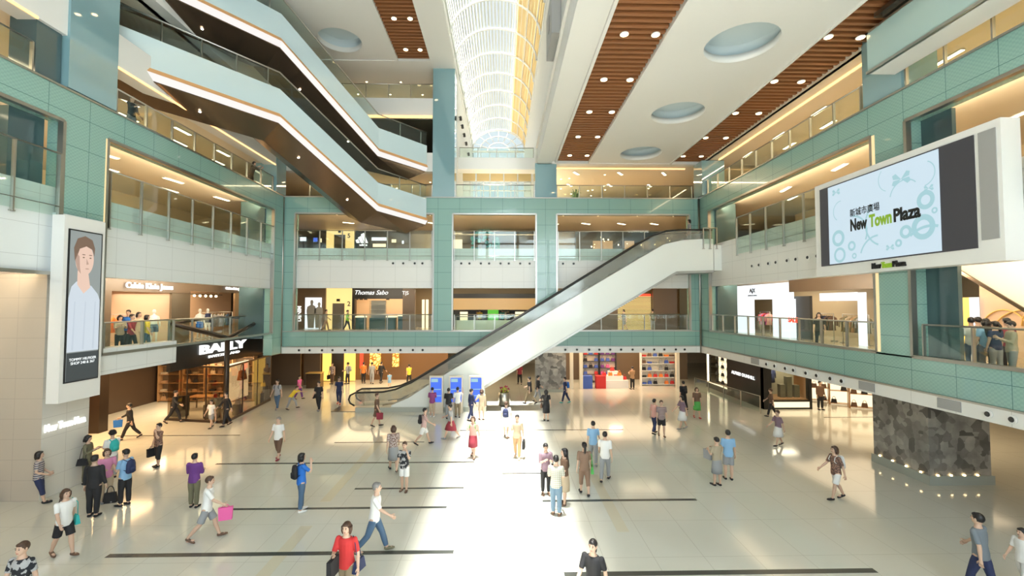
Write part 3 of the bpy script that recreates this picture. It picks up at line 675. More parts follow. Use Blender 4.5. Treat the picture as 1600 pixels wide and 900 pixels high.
for body, y, m_ in (('New', 14.0, 'black'), ('Town', 13.62, 'sign_green'), ('Plaza', 13.18, 'black')):
    xf(text_fit(body, dict(New=.34, Town=.36, Plaza=.44)[body], .19, .03, .03), facing((xs - .02 - XR, y - 13.5, .19), RT)).build('name_lettering', m_, scr)

tow = thing('video_screen', 'tall narrow video screen on the left wall showing a man in a pale shirt', 'screen', (XL, 14.4, 3.05))
def tl(x0, y0, z0, x1, y1, z1): return (x0 - XL, y0 - 14.4, z0 - 3.05, x1 - XL, y1 - 14.4, z1 - 3.05)
xq = -13.2
MB().box(*tl(XL + .03, 13.72, 3.05, xq, 15.1, 8.72)).build('housing', 'white', tow)
MB().box(*tl(xq, 13.84, 3.62, xq + .03, 14.98, 8.32)).build('bezel', 'black', tow)
pic = MB().box(*tl(xq + .03, 13.88, 3.66, xq + .035, 14.94, 8.28)).build('picture', 'photo_bg', tow)
def flat(nm, pts, m_, k):
    b = MB(); x = xq + .037 + .003 * k - XL
    b.prism([(x, y - 14.4, z - 3.05) for y, z in pts], (.002, 0, 0)); b.build(nm, m_, pic)
def ell(cy, cz, ry, rz, n=28, a0=0, a1=2 * PI): return [(cy + ry * math.cos(a0 + (a1 - a0) * k / n), cz + rz * math.sin(a0 + (a1 - a0) * k / n)) for k in range(n)]
flat('shirt', [(13.88, 4.55), (13.88, 6.2), (13.96, 6.55), (14.12, 6.72), (14.62, 6.6), (14.85, 6.35), (14.94, 6.15), (14.94, 4.55)], 'photo_shirt', 0)
flat('neck', [(14.14, 6.62), (14.14, 7.05), (14.5, 7.0), (14.58, 6.55), (14.36, 6.35)], 'photo_skin', 1)
flat('face', ell(14.36, 7.42, .31, .5), 'photo_skin', 2); flat('cheek_shade', [(14.08, 7.6), (14.05, 7.35), (14.12, 7.1), (14.24, 6.96), (14.2, 7.2), (14.18, 7.5)], 'photo_skin_lo', 3)
flat('hair', [(14.03, 7.35), (13.99, 7.75), (14.1, 8.05), (14.35, 8.16), (14.6, 8.06), (14.7, 7.8), (14.68, 7.55), (14.62, 7.75), (14.4, 7.84), (14.18, 7.74), (14.1, 7.5)], 'photo_hair', 3)
for y in (14.32, 14.55): flat('eye', ell(y, 7.48, .035, .02, 10), 'photo_hair', 3); flat('brow', ell(y, 7.57, .06, .014, 10), 'photo_hair', 3)
flat('mouth', ell(14.45, 7.13, .07, .02, 10), 'photo_skin_lo', 3); flat('nose', [(14.42, 7.45), (14.5, 7.28), (14.42, 7.26)], 'photo_skin_lo', 3)
for k_, y in enumerate((14.05, 14.4, 14.74)): flat('shirt_fold', [(y - .025, 4.6), (y + .02, 6.1), (y + .05, 6.1), (y + .03, 4.6)], 'photo_shirt_lo', 1)
flat('caption_bar', [(13.88, 3.66), (13.88, 4.52), (14.94, 4.52), (14.94, 3.66)], 'photo_bar', 1)
xf(text_mb('TOMMY HILFIGER\nSHOP 248 & 367', .115, .002), facing((xq + .05 - XL, 0.01, 4.25 - 3.05), LF)).build('caption', 'led_text', pic)

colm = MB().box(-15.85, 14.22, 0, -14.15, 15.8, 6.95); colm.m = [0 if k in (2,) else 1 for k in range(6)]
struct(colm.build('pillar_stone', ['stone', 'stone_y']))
struct(MB().box(-17.2, 13.3, .0, -15.86, 14.1, .12).build('trim_201', 'black'))
nt = tag(xf(text_fit('New Town Plaza', 1.36, .24, .02, .03), facing((0, 0, 0), LF)).build('sign_lettering', 'sign_white', None, (-14.12, 14.97, 2.16)), 'lit white New Town Plaza letters on the pale stone pillar', 'sign')

# three directory kiosks at the foot of the escalator
for px0, px1, nm in ((673, 693, 'leftmost of the three beige directory kiosks under the escalator'), (703, 724, 'middle beige directory kiosk of three under the escalator'), (734, 755, 'beige directory kiosk at the free end of the row under the escalator')):
    t = thing('directory_kiosk', nm, 'kiosk', ((X(px0, 25.1) + X(px1, 25.1)) / 2, 25.15, 0))
    MB().box(-.4, -.12, 0, .4, .12, .1).box(-.38, -.1, .1, .38, .1, 2.05).build('casing', 'cream', t)
    s_ = MB().box(-.3, -.12, .62, .3, -.1, 1.95).build('screen', 'blue_lit', t)
    MB().box(-.27, -.125, 1.72, .1, -.12, 1.9).box(-.27, -.125, 1.3, .27, -.12, 1.34).box(-.27, -.125, .95, .27, -.12, .99).build('menu_bar', 'screen_teal', s_)
# planter
px_, py_ = F(788, 632)
t = thing('steel_planter', 'round steel planter with dark red flowers standing behind the escalator foot', 'planter', (px_, py_, 0))
MB().loft([(0, 0, 0), (0, 0, .1), (0, 0, .55), (0, 0, .78), (0, 0, .8)], [.3, .36, .36, .33, .3], 20).build('pot', 'steel', t)
MB().loft([(0, 0, .77), (0, 0, .8)], [.3, .28], 16).build('soil', 'charcoal', t)
mat('leaf', (.12, .22, .03), .5); mat('leaf_yellow', (.4, .42, .05), .5); mat('flower', (.28, .02, .06), .5)
random.seed(3); b = MB(); b2 = MB()
for k_ in range(46):
    a = random.uniform(0, 2 * PI); r = random.uniform(.02, .26); h = random.uniform(.85, 1.25 - r); c, s_ = math.cos(a), math.sin(a)
    b.poly([(r * c, r * s_, .78), (r * c + .06 * s_, r * s_ - .06 * c, h - .1), (r * c * 1.25, r * s_ * 1.25, h), (r * c - .06 * s_, r * s_ + .06 * c, h - .1)])
    if k_ % 2: b2.ball((r * c * 1.2, r * s_ * 1.2, h + .02), (.055, .055, .04), 7, 5)
b.build('foliage', 'leaf_yellow', t, kind='stuff'); b2.build('flowers', 'flower', t, kind='stuff')

# ------------------------------------------------------------------ lamps in the ceilings
def downlight(x, y, z, label, group, r=.1):
    t = thing('ceiling_light', label, 'ceiling light', (x, y, z), 0, group)
    MB().cyl((0, 0, 0), (0, 0, .03), r + .03, 14).build('ring', 'white', t)
    MB().cyl((0, 0, -.012), (0, 0, 0), r, 12).build('lens', 'lamp_warm', t)
    return t
def spread(proto, spots):
    for s_ in spots: c = copy_tree(proto); c.location = s_
for x in (4.05, 5.1): pass
P_ = downlight(4.05, 14.5, ZC + .03, 'round warm downlight in the timber slat strip beside the vault beam', 'downlights of the slat strip beside the vault', .12)
for y in (8.4, 11.5, 14.5, 17.5, 20.5, 23.6, 26.6):
    if y != 14.5: c = copy_tree(P_); c.location = (4.05, y, ZC + .03)
    c = copy_tree(P_); c.location = (5.1, y, ZC + .03)
P_ = downlight(10.95, 14.5, ZC + .03, 'round warm downlight in the timber slat strip next to the right gallery', 'downlights of the slat strip by the gallery', .12)
for y in (11.5, 14.5, 17.5, 20.5, 23.6, 26.6):
    if y != 14.5: c = copy_tree(P_); c.location = (10.95, y, ZC + .03)
    c = copy_tree(P_); c.location = (12.05, y, ZC + .03)
P_ = downlight(-5.75, 26.2, ZL + .03, 'round warm downlight in the high timber slat strip on the left', 'downlights of the high left slat strip', .12)
for x, y in ((-4.9, 26.2), (-5.75, 23.3), (-4.9, 23.3)): c = copy_tree(P_); c.location = (x, y, ZL + .03)
# linear lamps of the gallery ceilings
def bars(label, group, z, spots, rz, L=1.0):
    p = thing('linear_ceiling_light', label, 'ceiling light', (*spots[0], z), rz, group)
    MB().box(-L / 2 - .03, -.1, -.03, L / 2 + .03, .1, 0).build('tray', 'white', p); MB().box(-L / 2, -.07, -.045, L / 2, .07, -.03).build('diffuser', 'lamp_strip', p)
    for s_ in spots[1:]: c = copy_tree(p); c.location = (*s_, z)
bars('short glowing bar lamp on the second-level ceiling behind the far teal wall', 'bar lamps of the far second-level ceiling', 12.13,
     [(x, y) for x in (-11.5, -8, -5.2, 3.9, 6.3, 9, 11.5) for y in (30.2, 33.5)] , R(35), .8)
bars('glowing bar lamp on the second-level ceiling behind the left wall', 'bar lamps of the left second-level ceiling', 12.13, [(-16.2 - (j % 2) * 1.6, 7 + 1.9 * j) for j in range(11)], R(80))
bars('glowing bar lamp on the second-level ceiling behind the right wall', 'bar lamps of the right second-level ceiling', 12.13, [(15.0 + (j % 2) * 1.6, 8 + 1.9 * j) for j in range(10)], R(80))
bars('glowing bar lamp on the third-level ceiling of the right gallery', 'bar lamps of the right third-level ceiling', 14.93, [(14.6 + (j % 2) * 1.5, 8 + 1.5 * j) for j in range(13)], R(88))
bars('glowing bar lamp on the third-level ceiling of the left gallery', 'bar lamps of the left third-level ceiling', 14.48, [(-15.6 - (j % 2) * 1.3, 15.5 + 1.6 * j) for j in range(8)], R(88))
bars('short glowing bar lamp on the third-level ceiling behind the far railing', 'bar lamps of the far third-level ceiling', 14.93, [(x, y) for x in (5, 8, 11) for y in (30, 33)], R(55), .7)
P_ = downlight(-12, 31, 14.47, 'tiny round downlight in the far third-level ceiling', 'small downlights of the far galleries', .06)
random.seed(8); spread(P_, [(random.uniform(-12.5, -5), random.uniform(29.5, 36), 14.47) for _ in range(5)] + [(random.uniform(4, 12), random.uniform(29.5, 37), 14.92) for _ in range(12)] + [(-11.5 + 1.15 * j, 30 + (j % 2) * 1.8, 21.07) for j in range(7)])
P_ = downlight(-13.9, 17, 7.47, 'tiny warm downlight in the first-level gallery ceiling', 'small downlights of the first level', .05)
spread(P_, [(-15, 16 + 1.5 * j, 7.47) for j in range(8)] + [(14.2, 15.5 + 1.5 * j, 7.47) for j in range(8)])
# air nozzles of the white fascias
def nozzle(x, y, z, right, label, group):
    n_ = Vector(right).cross(Vector((0, 0, 1))).normalized()
    b = MB(); b.loft([(0, 0, 0), n_ * .04], [.11, .11], 14); b.loft([n_ * .04, n_ * .06], [.07, .055], 12, mi=1)
    return tag(b.build('air_nozzle', ['white', 'black'], None, (x, y, z)), label, 'air nozzle', group)
def nozzles(label, group, spots, right):
    p = nozzle(*spots[0], right, label, group)
    for s_ in spots[1:]: c = p.copy(); COL.objects.link(c); c.location = s_
nozzles('small round black air nozzle in the white band below the far teal wall', 'nozzles of the far low band', [(X(px, 28), 27.93, 3.2) for px in (473, 489, 508, 524, 543, 559, 578, 594, 612, 628, 647, 662, 883, 901, 920, 936, 953, 970, 988, 1005, 1022, 1038, 1056, 1070)], BK)
nozzles('small round black air nozzle in the white band between the far galleries', 'nozzles of the far upper band', [(X(px, 28), 28.29, 8.6) for px in (613, 629, 647, 659, 720, 733, 751, 764, 782, 795, 813, 828, 881, 898)], BK)
nozzles('round air nozzle in the white band under the right teal wall', 'nozzles of the right low band', [(XR - .05, 8750 / (px - 785), 3.2) for px in (1203, 1216, 1233, 1246, 1266, 1283, 1305, 1323, 1558, 1597)], RT)
nozzles('round air nozzle in the cream band beside the big screen', 'nozzles of the right upper band', [(XR + .14, 8750 / (px - 785), 7.95) for px in (1177, 1188, 1203, 1215, 1233, 1247, 1266, 1281)], RT)
for px0, px1 in ((1178, 1190), (1350, 1375), (1476, 1514)):
    y0, y1 = 8750 / (px0 - 785), 8750 / (px1 - 785)
    tag(MB().box(XR - .07, y1, 3.07, XR - .045, y0, 3.35).build('speaker_grille', 'grey'), 'grey perforated grille in the right white band %s' % {1178: 'beside the dark menswear shop', 1350: 'over the leather goods shelves', 1476: 'above the marbled corner block'}[px0], 'grille')

# ------------------------------------------------------------------ marbled block on the right, mural behind the escalator
def block(label, x0, y0, x1, y1, h, foot):
    t = thing('clad_pillar', label, 'pillar', (x0, y0, 0))
    MB().box(0, 0, foot, x1 - x0, y1 - y0, h).build('marbled_cladding', 'mural', t); MB().box(-.06, -.06, 0, x1 - x0 + .06, y1 - y0 + .06, foot).build('plinth', 'grey_green', t)
    return t
blk = block('grey marbled square block under the right teal wall with small uplights at its foot', 14.25, 14.85, 16.35, 17.1, 2.98, .3)
for x, y in [(-.03, .3), (-.03, .85), (-.03, 1.4), (-.03, 1.95), (.25, -.03), (.7, -.03), (1.15, -.03), (1.6, -.03)]:
    u = MB().cyl((x, y, .3), (x, y, .34), .03, 8).build('uplight', 'lamp_warm', blk)
block('dark mottled mural wall standing behind the escalator near the bag shop', X(836, 31), 31.0, X(884, 31), 31.25, 2.98, .18)

# ------------------------------------------------------------------ shop fittings
def bxo(name, label, cat, x0, y0, z0, x1, y1, z1, m_, group=None):
    o = MB().box(0, 0, 0, x1 - x0, y1 - y0, z1 - z0).build(name, m_, None, (x0, y0, z0)); return tag(o, label, cat, group)
for c_, rgb in dict(red=(.55, .03, .03), pink=(.75, .12, .35), yellow=(.8, .6, .05), blue=(.06, .12, .45), teal=(.03, .42, .40), green=(.08, .38, .08), orange=(.8, .22, .04), purple=(.14, .04, .22), navy=(.02, .03, .09), skyblue=(.25, .45, .68), royal=(.02, .16, .58),
    beige=(.50, .40, .28), khaki=(.26, .20, .12), brownc=(.14, .08, .05), tan=(.42, .25, .13), whitec=(.78, .78, .76), greyc=(.30, .31, .32), blackc=(.015, .015, .018), lime=(.30, .72, .05), denim=(.07, .13, .22), plum=(.24, .16, .20), olivec=(.16, .15, .09), salmon=(.65, .35, .30)).items(): mat('c_' + c_, rgb, .75)
def bag_mb(w=.3, h=.22, d=.12, handle=.16):
    b = MB(); b.hexa([(-w / 2, -d / 2, 0), (w / 2, -d / 2, 0), (w / 2, d / 2, 0), (-w / 2, d / 2, 0)], [(-w * .4, -d * .25, h), (w * .4, -d * .25, h), (w * .4, d * .25, h), (-w * .4, d * .25, h)])
    b.loft([(w * .27 * math.cos(PI * k / 8), 0, h - .01 + handle * math.sin(PI * k / 8)) for k in range(9)], .012, 5, u=(0, 1, 0)); return b
def box_mb(w=.3, h=.12, d=.2): return MB().box(-w / 2, -d / 2, 0, w / 2, d / 2, h * .7).box(-w / 2 - .008, -d / 2 - .008, h * .7, w / 2 + .008, d / 2 + .008, h)
def garment_mb(L=.8):
    b = MB(); b.loft([(0, 0, 0), (0, 0, -.06), (0, 0, -.14), (0, 0, -L * .6), (0, 0, -L)], [(.03, .02), (.16, .03), (.21, .04), (.17, .04), (.2, .05)], 10, u=(1, 0, 0))
    for s_ in (-1, 1): b.loft([(s_ * .17, 0, -.1), (s_ * .26, 0, -.3), (s_ * .27, 0, -.55)], [(.05, .035), (.045, .03), (.035, .03)], 7, u=(1, 0, 0))
    b.loft([(0, 0, 0), (0, 0, .06), (.03, 0, .09), (0, 0, .12)], .006, 4); return b
PROTO = {}
def place(kind, colour, label, cat, group, loc, rz=0):
    key = (kind, colour)
    if key not in PROTO:
        b = {'handbag': bag_mb, 'shoe_box': box_mb, 'garment': garment_mb}[kind](); PROTO[key] = b.build(kind, 'c_' + colour); o = PROTO[key]
    else: o = PROTO[key].copy(); COL.objects.link(o)
    o.location = loc; o.rotation_euler = (0, 0, rz); return tag(o, label, cat, group)
CN = {'blackc': 'black', 'whitec': 'white', 'greyc': 'grey', 'brownc': 'dark brown', 'olivec': 'olive', 'skyblue': 'sky blue', 'royal': 'royal blue'}
def shelving(label, x, y, rz, w, h, n, m_='cream', back='cream', d=.4):
    t = thing('shelving', label, 'shelves', (x, y, 0 if h < 3.2 else 4.0), rz)
    MB().box(-w / 2, d - .03, .0, w / 2, d, h).build('back_panel', back, t)
    for s_ in (-1, 1): MB().box(s_ * w / 2 - .03, 0, 0, s_ * w / 2 + .03, d, h).build('side_panel', m_, t)
    for k_ in range(n): MB().box(-w / 2, 0, .1 + k_ * (h - .15) / (n - 1) - .03, w / 2, d - .03, .1 + k_ * (h - .15) / (n - 1)).build('shelf', m_, t)
    return t
def fill(x, y, z0, rz, w, h, n, kinds, cols, where, step=.42, cat='bag', p=.9):
    c, s_ = math.cos(rz), math.sin(rz)
    for k_ in range(n - 1):
        zz = z0 + .102 + k_ * (h - .15) / (n - 1); u = -w / 2 + .24
        while u < w / 2 - .18:
            if random.random() < p:
                col = random.choice(cols); kd = random.choice(kinds)
                nm = CN.get(col, col)
                place(kd, col, '%s %s on the shelves of %s' % (nm, 'handbag' if kd == 'handbag' else 'box', where), cat if kd == 'handbag' else 'box', '%s %s of %s' % (nm, kd.replace('_', ' '), where), (x + u * c - .18 * s_, y + u * s_ + .18 * c, zz), rz)
            u += step
random.seed(5)
# bag shop at the far right of the ground floor
yb = 33.2
shelving('white shelves of bags in the far bag shop, on its right side', X(1030, yb), yb, 0, 2.6, 2.7, 6, 'white'); fill(X(1030, yb), yb, 0, 0, 2.6, 2.7, 6, ['handbag', 'shoe_box'], ['red', 'blackc', 'greyc', 'orange', 'brownc', 'blue'], 'the far bag shop')
struct(MB().box(X(880, 36), 36, 0, X(1075, 36), 36.1, 3).build('wall_bag_shop', 'brown'))
for px, cs in ((925, ['blackc', 'blue', 'red']), (952, ['yellow', 'blue', 'purple', 'pink'])):
    xx = X(px, 34.2); shelving('display rack of coloured bags %s in the far bag shop' % ('behind the red-lit table' if px == 952 else 'by the mural side'), xx, 34.6, 0, 1.3, 2.7, 6, 'charcoal'); fill(xx, 34.6, 0, 0, 1.3, 2.7, 6, ['handbag'], cs, 'the racks of the bag shop')
t = thing('display_table', 'stepped white display table glowing red-orange in the far bag shop', 'table', (X(960, 32.5), 32.6, 0))
MB().box(-.95, -.35, 0, .95, .55, .55).build('base', 'white', t); MB().box(-.8, -.2, .55, .6, .5, .85).build('middle_step', 'white', t); MB().box(-.4, -.05, .85, .3, .45, 1.15).build('top_step', 'white', t)
for dx, dy, dz, c_ in ((-.75, -.1, .86, 'red'), (-.3, -.1, .86, 'orange'), (.1, .0, .86, 'red'), (.75, 0, .56, 'red'), (-.1, .2, 1.16, 'red'), (.35, -.1, .86, 'orange')):
    place('handbag', c_, '%s handbag on the stepped display table' % c_, 'bag', '%s handbags on the stepped table' % c_, (X(960, 32.5) + dx, 32.6 + dy, dz))
area('shop_lamp', (X(960, 32.5), 32.2, 2.9), .9, .5, 45, (1, .45, .3))
for px in (893, 908, 1060): bxo('shop_post', 'slim pale post of the bag shop front %s' % {893: 'next to the mural', 908: 'beside the dark racks', 1060: 'at its far end'}[px], 'post', X(px, 32) - .12, 32, 0, X(px, 32) + .12, 32.2, 3, 'cream')
for px, c_ in ((917, 'blue'), (938, 'red')): bxo('display_box', '%s display box on the floor before the bag shop' % c_, 'box', X(px, 32.3) - .35, 32.1, 0, X(px, 32.3) + .35, 32.6, .9, 'c_' + c_)
# amber-lit lobby at the far left of the ground floor
yl = 35.6
struct(MB().box(-16, 36.3, 0, X(700, 36), 36.4, 3).build('wall_lobby', 'lobby_wood'))
for px0, px1, py1, m_, lb_ in ((508, 521, 596, 'amber_lit', 'amber glowing wall panel left of the dark lift doors'), (541, 558, 594, 'amber_lit', 'amber glowing wall panel right of the dark lift doors'), (565, 570, 574, 'red_lit', 'narrow red and white lit sign in the lobby'), (580, 597, 576, 'gilt_panel', 'wide gilt lattice panel glowing in the lobby'), (615, 625, 572, 'gilt_panel', 'narrow gilt lattice panel glowing in the lobby')):
    bxo('wall_light_panel' if m_ != 'red_lit' else 'lit_sign', lb_, 'light panel', X(px0, yl), yl, max(.05, Z(py1 + 0, yl)), X(px1, yl), yl + .1, 2.95, m_)
for px0, px1, lb_ in ((522, 540, 'dark lift doors between two amber panels of the lobby'),): bxo('lift_doors', lb_, 'lift', X(px0, yl), yl + .02, 0, X(px1, yl), yl + .12, 2.4, 'dark_steel')
for px, w_ in ((452, 2.2), (492, 1.2)): bxo('lobby_wall_panel', 'dark timber wall panel in the lobby %s' % ('beside the leather shop' if px == 452 else 'next to the first amber panel'), 'panel', X(px, 34) - w_ / 2, 34, 0, X(px, 34) + w_ / 2, 34.15, 3, 'brown')
t = thing('reception_counter', 'curved copper-lit counter in the lobby far left', 'counter', (X(497, 33), 33, 0)); MB().box(-.5, -.3, 0, .5, .3, 1.05).build('body', 'bronze', t); MB().box(-.55, -.35, 1.05, .55, .35, 1.1).build('top', 'gold', t)
# menswear shop, right of the ground floor
dm = thing('shopfront', 'black menswear shopfront with a lit shelf window and white name lettering', 'shop', (15.0, 25.6, 0))
MB().hexa([(0, 0, 0), (2.6, 0, 0), (2.6, .3, 0), (.25, 7, 0), (0, 7, 0)], [(0, 0, 2.99), (2.6, 0, 2.99), (2.6, .3, 2.99), (.25, 7, 2.99), (0, 7, 2.99)])
MB().box(0, 0, 0, .3, 4.2, 2.98).build('side_wall', 'black', dm); MB().box(0, 4.2, 0, .3, 7.3, .35).box(0, 4.2, 2.6, .3, 7.3, 2.98).box(0, 7.2, .35, .3, 7.3, 2.6).build('window_frame', 'black', dm)
MB().box(.02, 4.2, .2, .1, 7.2, .42).build('light_step', 'lit_case', dm); MB().box(.9, 4.2, .4, 1.0, 7.2, 2.6).build('niche_back', 'lit_case', dm); MB().box(0.05, 7.08, .45, .12, 7.18, 2.6).build('light_strip', 'lamp_strip', dm)
for z_ in (.95, 1.5, 2.05): MB().box(.1, 4.2, z_, .9, 7.1, z_ + .03).build('shelf', 'shop_glass', dm)
for z_ in (.44, .98, 1.53, 2.08):
    for y_ in (4.9, 5.7, 6.5): place('handbag', 'blackc', 'black bag in the lit shelf window of the menswear shop', 'bag', 'black bags of the menswear window', (15.45, 25.6 + y_, z_), R(90))
MB().box(0, -.02, 0, .45, .3, 2.98).build('corner_post', 'black', dm); MB().box(2.65, -.02, 0, 2.8, .3, 2.7).build('end_post', 'black', dm); MB().box(.45, 0, 2.7, 2.8, .3, 2.98).build('lintel', 'black', dm)
MB().box(.45, 0, .1, 2.65, .1, .42).build('light_step', 'lit_case', dm); MB().box(.45, 0, 0, 2.65, .12, .1).box(.45, .0, .42, 2.65, .12, .5).build('step_frame', 'black', dm)
MB().box(.45, .1, .5, 2.65, 1.6, .55).build('window_floor', 'warm_wood', dm); MB().box(.45, .05, .5, 2.65, .07, 2.7).build('window_pane', 'shop_glass', dm); MB().box(.3, 1.6, 0, 2.8, 1.7, 2.98).build('back_wall', 'olive_wall', dm)
xf(text_fit('ALFRED DUNHILL', 2.7, .2, .01, .012), facing((-.03, 2.2, 1.62), RT)).build('name_lettering', 'sign_white', dm)
for k_, (x_, c_) in enumerate(((.75, 'greyc'), (1.05, 'whitec'), (1.35, 'navy'))): place('garment', c_, '%s jacket hanging in the menswear window' % CN.get(c_, c_), 'jacket', None, (15 + x_, 26.9, 2.1), R(15 * k_))
for k_, (x_, h_) in enumerate(((1.35, .75), (1.75, 1.2), (2.2, .7))): bxo('display_plinth', '%s dark plinth in the menswear window' % ('short left-hand', 'tall', 'short right-hand')[k_], 'plinth', 15 + x_, 26.2, .55, 15.3 + x_, 26.5, .55 + h_, 'olive')
area('shop_lamp', (16.5, 26.3, 2.65), 1.6, .8, 35, CREAM)
# leather goods shelves further right
for k_, (px, col) in enumerate(((1290, 'dark'), (1322, 'l'), (1355, 'l'))):
    yy = 27.5 - k_ * 1.0; xx = X(px, yy)
    t = shelving('glowing wall shelf of leather bags, %s of three beside the menswear shop' % ('first', 'second', 'third')[k_], xx, yy, R(-25), 1.35, 2.4, 4, 'warm_wood', 'lit_case'); fill(xx, yy, 0, R(-25), 1.35, 2.4, 4, ['handbag'], ['blackc', 'brownc'], 'the leather goods wall', .5)
struct(MB().box(17.9, 28.4, 0, 25.8, 28.5, 3).build('wall_leather_shop', 'warm_wood'))
# low rail near the menswear shop
rr = thing('ramp_railing', 'low glass ramp railing in front of the menswear window', 'railing', (14.2, 24.6, 0), R(98)); 
for k_ in range(5): MB().box(k_ * 1.6 - .02, -.02, 0, k_ * 1.6 + .02, .02, .95).build('post', 'steel', rr)
MB().box(0, -.006, .1, 6.4, .006, .9).build('glass_panel', 'glass', rr); MB().cyl((0, 0, .96), (6.4, 0, .96), .02, 6).build('handrail', 'steel', rr)

# ------------------------------------------------------------------ leather shop of the left ground floor with its glass prow
A_, C_, B_ = Vector((-17.4, 23.9, 0)), Vector((-14.0, 23.2, 0)), Vector((-14.6, 28.7, 0))
pr = thing('shopfront', 'dark bronze and glass shopfront with white BALLY letters and a pointed glass corner', 'shop', (-14.0, 23.2, 0))
def rel(v): return Vector(v) - C_
b = MB(); h3 = lambda p, z: Vector((p.x, p.y, z))
def beam(b, p, q_, r=.11):
    b.loft([p, q_], [r, r], 4, u=(0, 0, 1) if abs((q_ - p).normalized().z) < .9 else (1, 0, 0))
b = MB(); beam(b, rel(h3(C_, 0)), rel(h3(C_, 4.3)), .14); b.build('corner_post', 'bronze_dark', pr)
TL, TR, TB = Vector((-14.92, 20.6, 5.15)), Vector((-14.85, 28.3, 5.12)), Vector((-15.9, 25.6, 5.3))
b = MB(); beam(b, rel(TL), rel(h3(C_, 4.3))); beam(b, rel(h3(C_, 4.3)), rel(TR)); b.build('canopy_beam', 'bronze_dark', pr)
b = MB(); beam(b, rel(TL), rel(TB), .06); beam(b, rel(TB), rel(TR), .06); b.build('rear_beam', 'bronze_dark', pr)
for p, q_, nm in ((A_, C_, 'left'), (C_, B_, 'right')):
    b = MB(); t = (q_ - p).normalized(); n_ = Vector((t.y, -t.x, 0)) * .01
    b.hexa([rel(h3(p, .12)), rel(h3(q_, .12)), rel(h3(q_, 2.8)), rel(h3(p, 2.8))], [rel(h3(p, .12)) + n_, rel(h3(q_, .12)) + n_, rel(h3(q_, 2.8)) + n_, rel(h3(p, 2.8)) + n_]); b.build('glass_pane', 'dark_glass', pr)
    b = MB()
    for z0, z1 in ((0, .12), (2.78, 2.86)): b.hexa([rel(h3(p, z0)), rel(h3(q_, z0)), rel(h3(q_, z1)), rel(h3(p, z1))], [rel(h3(p, z0)) + n_ * 6, rel(h3(q_, z0)) + n_ * 6, rel(h3(q_, z1)) + n_ * 6, rel(h3(p, z1)) + n_ * 6])
    for f_ in (.33, .66):
        m_ = p + (q_ - p) * f_; b.box(*(rel(m_) - Vector((.025, .025, -.1))), *(rel(m_) + Vector((.025, .025, 2.8))))
    b.build('glazing_bars', 'bronze_dark', pr)
b = MB(); b.box(-15.18 + 14, 20.7 - 23.2, 2.95, -15.0 + 14, 28.7 - 23.2, 4.15); b.build('fascia', 'black', pr)
xf(text_fit('BALLY', 4.0, .46, .04, .035), facing((-.96, 24.6 - 23.2, 3.75), LF)).build('name_lettering', 'sign_white', pr)
xf(text_fit('SWITZERLAND', 2.7, .13, .02, .01), facing((-.96, 24.6 - 23.2, 3.34), LF)).build('name_lettering', 'sign_white', pr)
bxo('advert_panel', 'glowing poster of an orange bag in the leather shop window', 'poster', -14.95, 25.0, .7, -14.9, 26.8, 2.75, 'lit_case')
hb = place('handbag', 'orange', 'orange handbag hanging before the glowing poster in the leather shop', 'bag', None, (-14.75, 25.9, 1.75), R(90)); hb.scale = (2, 2, 2.4)
struct(MB().box(-21.5, 28.9, 0, -14.7, 29.0, 2.95).build('wall_leather_shop', 'brown_dark')); struct(MB().box(-21.6, 15, 0, -21.5, 29, 3.55).build('wall_leather_shop', 'brown_dark'))
for k_, xx in enumerate((-20.6, -19.1, -17.6, -16.1)):
    shelving('lit timber shelf in the leather shop, %s from the far left' % ('first', 'second', 'third', 'fourth')[k_], xx, 28.3, 0, 1.3, 2.8, 6, 'tan_shelf', 'brown'); fill(xx, 28.3, 0, 0, 1.3, 2.8, 6, ['handbag', 'shoe_box'], ['beige', 'tan', 'blackc', 'brownc', 'khaki'], 'the leather shop', .45)
for k_, yy in enumerate((17.5, 19.2, 20.9)):
    shelving('timber shelf on the side wall of the leather shop, %s from the pillar' % ('first', 'second', 'third')[k_], -21.1, yy, R(90), 1.4, 2.5, 5, 'tan_shelf', 'brown'); fill(-21.1, yy, 0, R(90), 1.4, 2.5, 5, ['handbag', 'shoe_box'], ['red', 'yellow', 'blackc', 'beige', 'brownc'], 'the side shelves of the leather shop', .5)
for k_, (xx, yy, h_) in enumerate(((-17.6, 24.6, .75), (-17.2, 24.6, 1.1), (-15.6, 24.2, .7), (-15.2, 24.2, 1.05), (-14.5, 24.9, .55), (-14.6, 27.3, .7), (-14.8, 28.1, .95))):
    bxo('display_plinth', 'charcoal plinth in the leather shop window, number %s from the open side' % ('one', 'two', 'three', 'four', 'five', 'six', 'seven')[k_], 'plinth', xx - .18, yy, 0, xx + .18, yy + .36, h_, 'charcoal')
    place('handbag', ['blackc', 'tan', 'beige', 'red', 'whitec', 'brownc', 'yellow'][k_], '%s handbag on a charcoal plinth of the leather shop window' % ['black', 'tan', 'beige', 'red', 'white', 'dark brown', 'yellow'][k_], 'bag', None, (xx, yy + .18, h_))
t = thing('display_table', 'long low wooden display table inside the leather shop', 'table', (-16.9, 26.4, 0)); MB().box(-1, -.4, .7, 1, .4, .76).build('table_top', 'warm_wood', t)
for sx in (-.9, .9):
    for sy in (-.33, .33): MB().box(sx - .03, sy - .03, 0, sx + .03, sy + .03, .7).build('leg', 'bronze', t)
struct(MB().box(-19.3, 21.5, 0, -18.8, 22.0, 3.6).build('pillar_bronze', 'bronze_dark'))
struct(MB().box(-22, 10, 0, -21.9, 15, 3.6).build('wall_left_near', 'cream'))
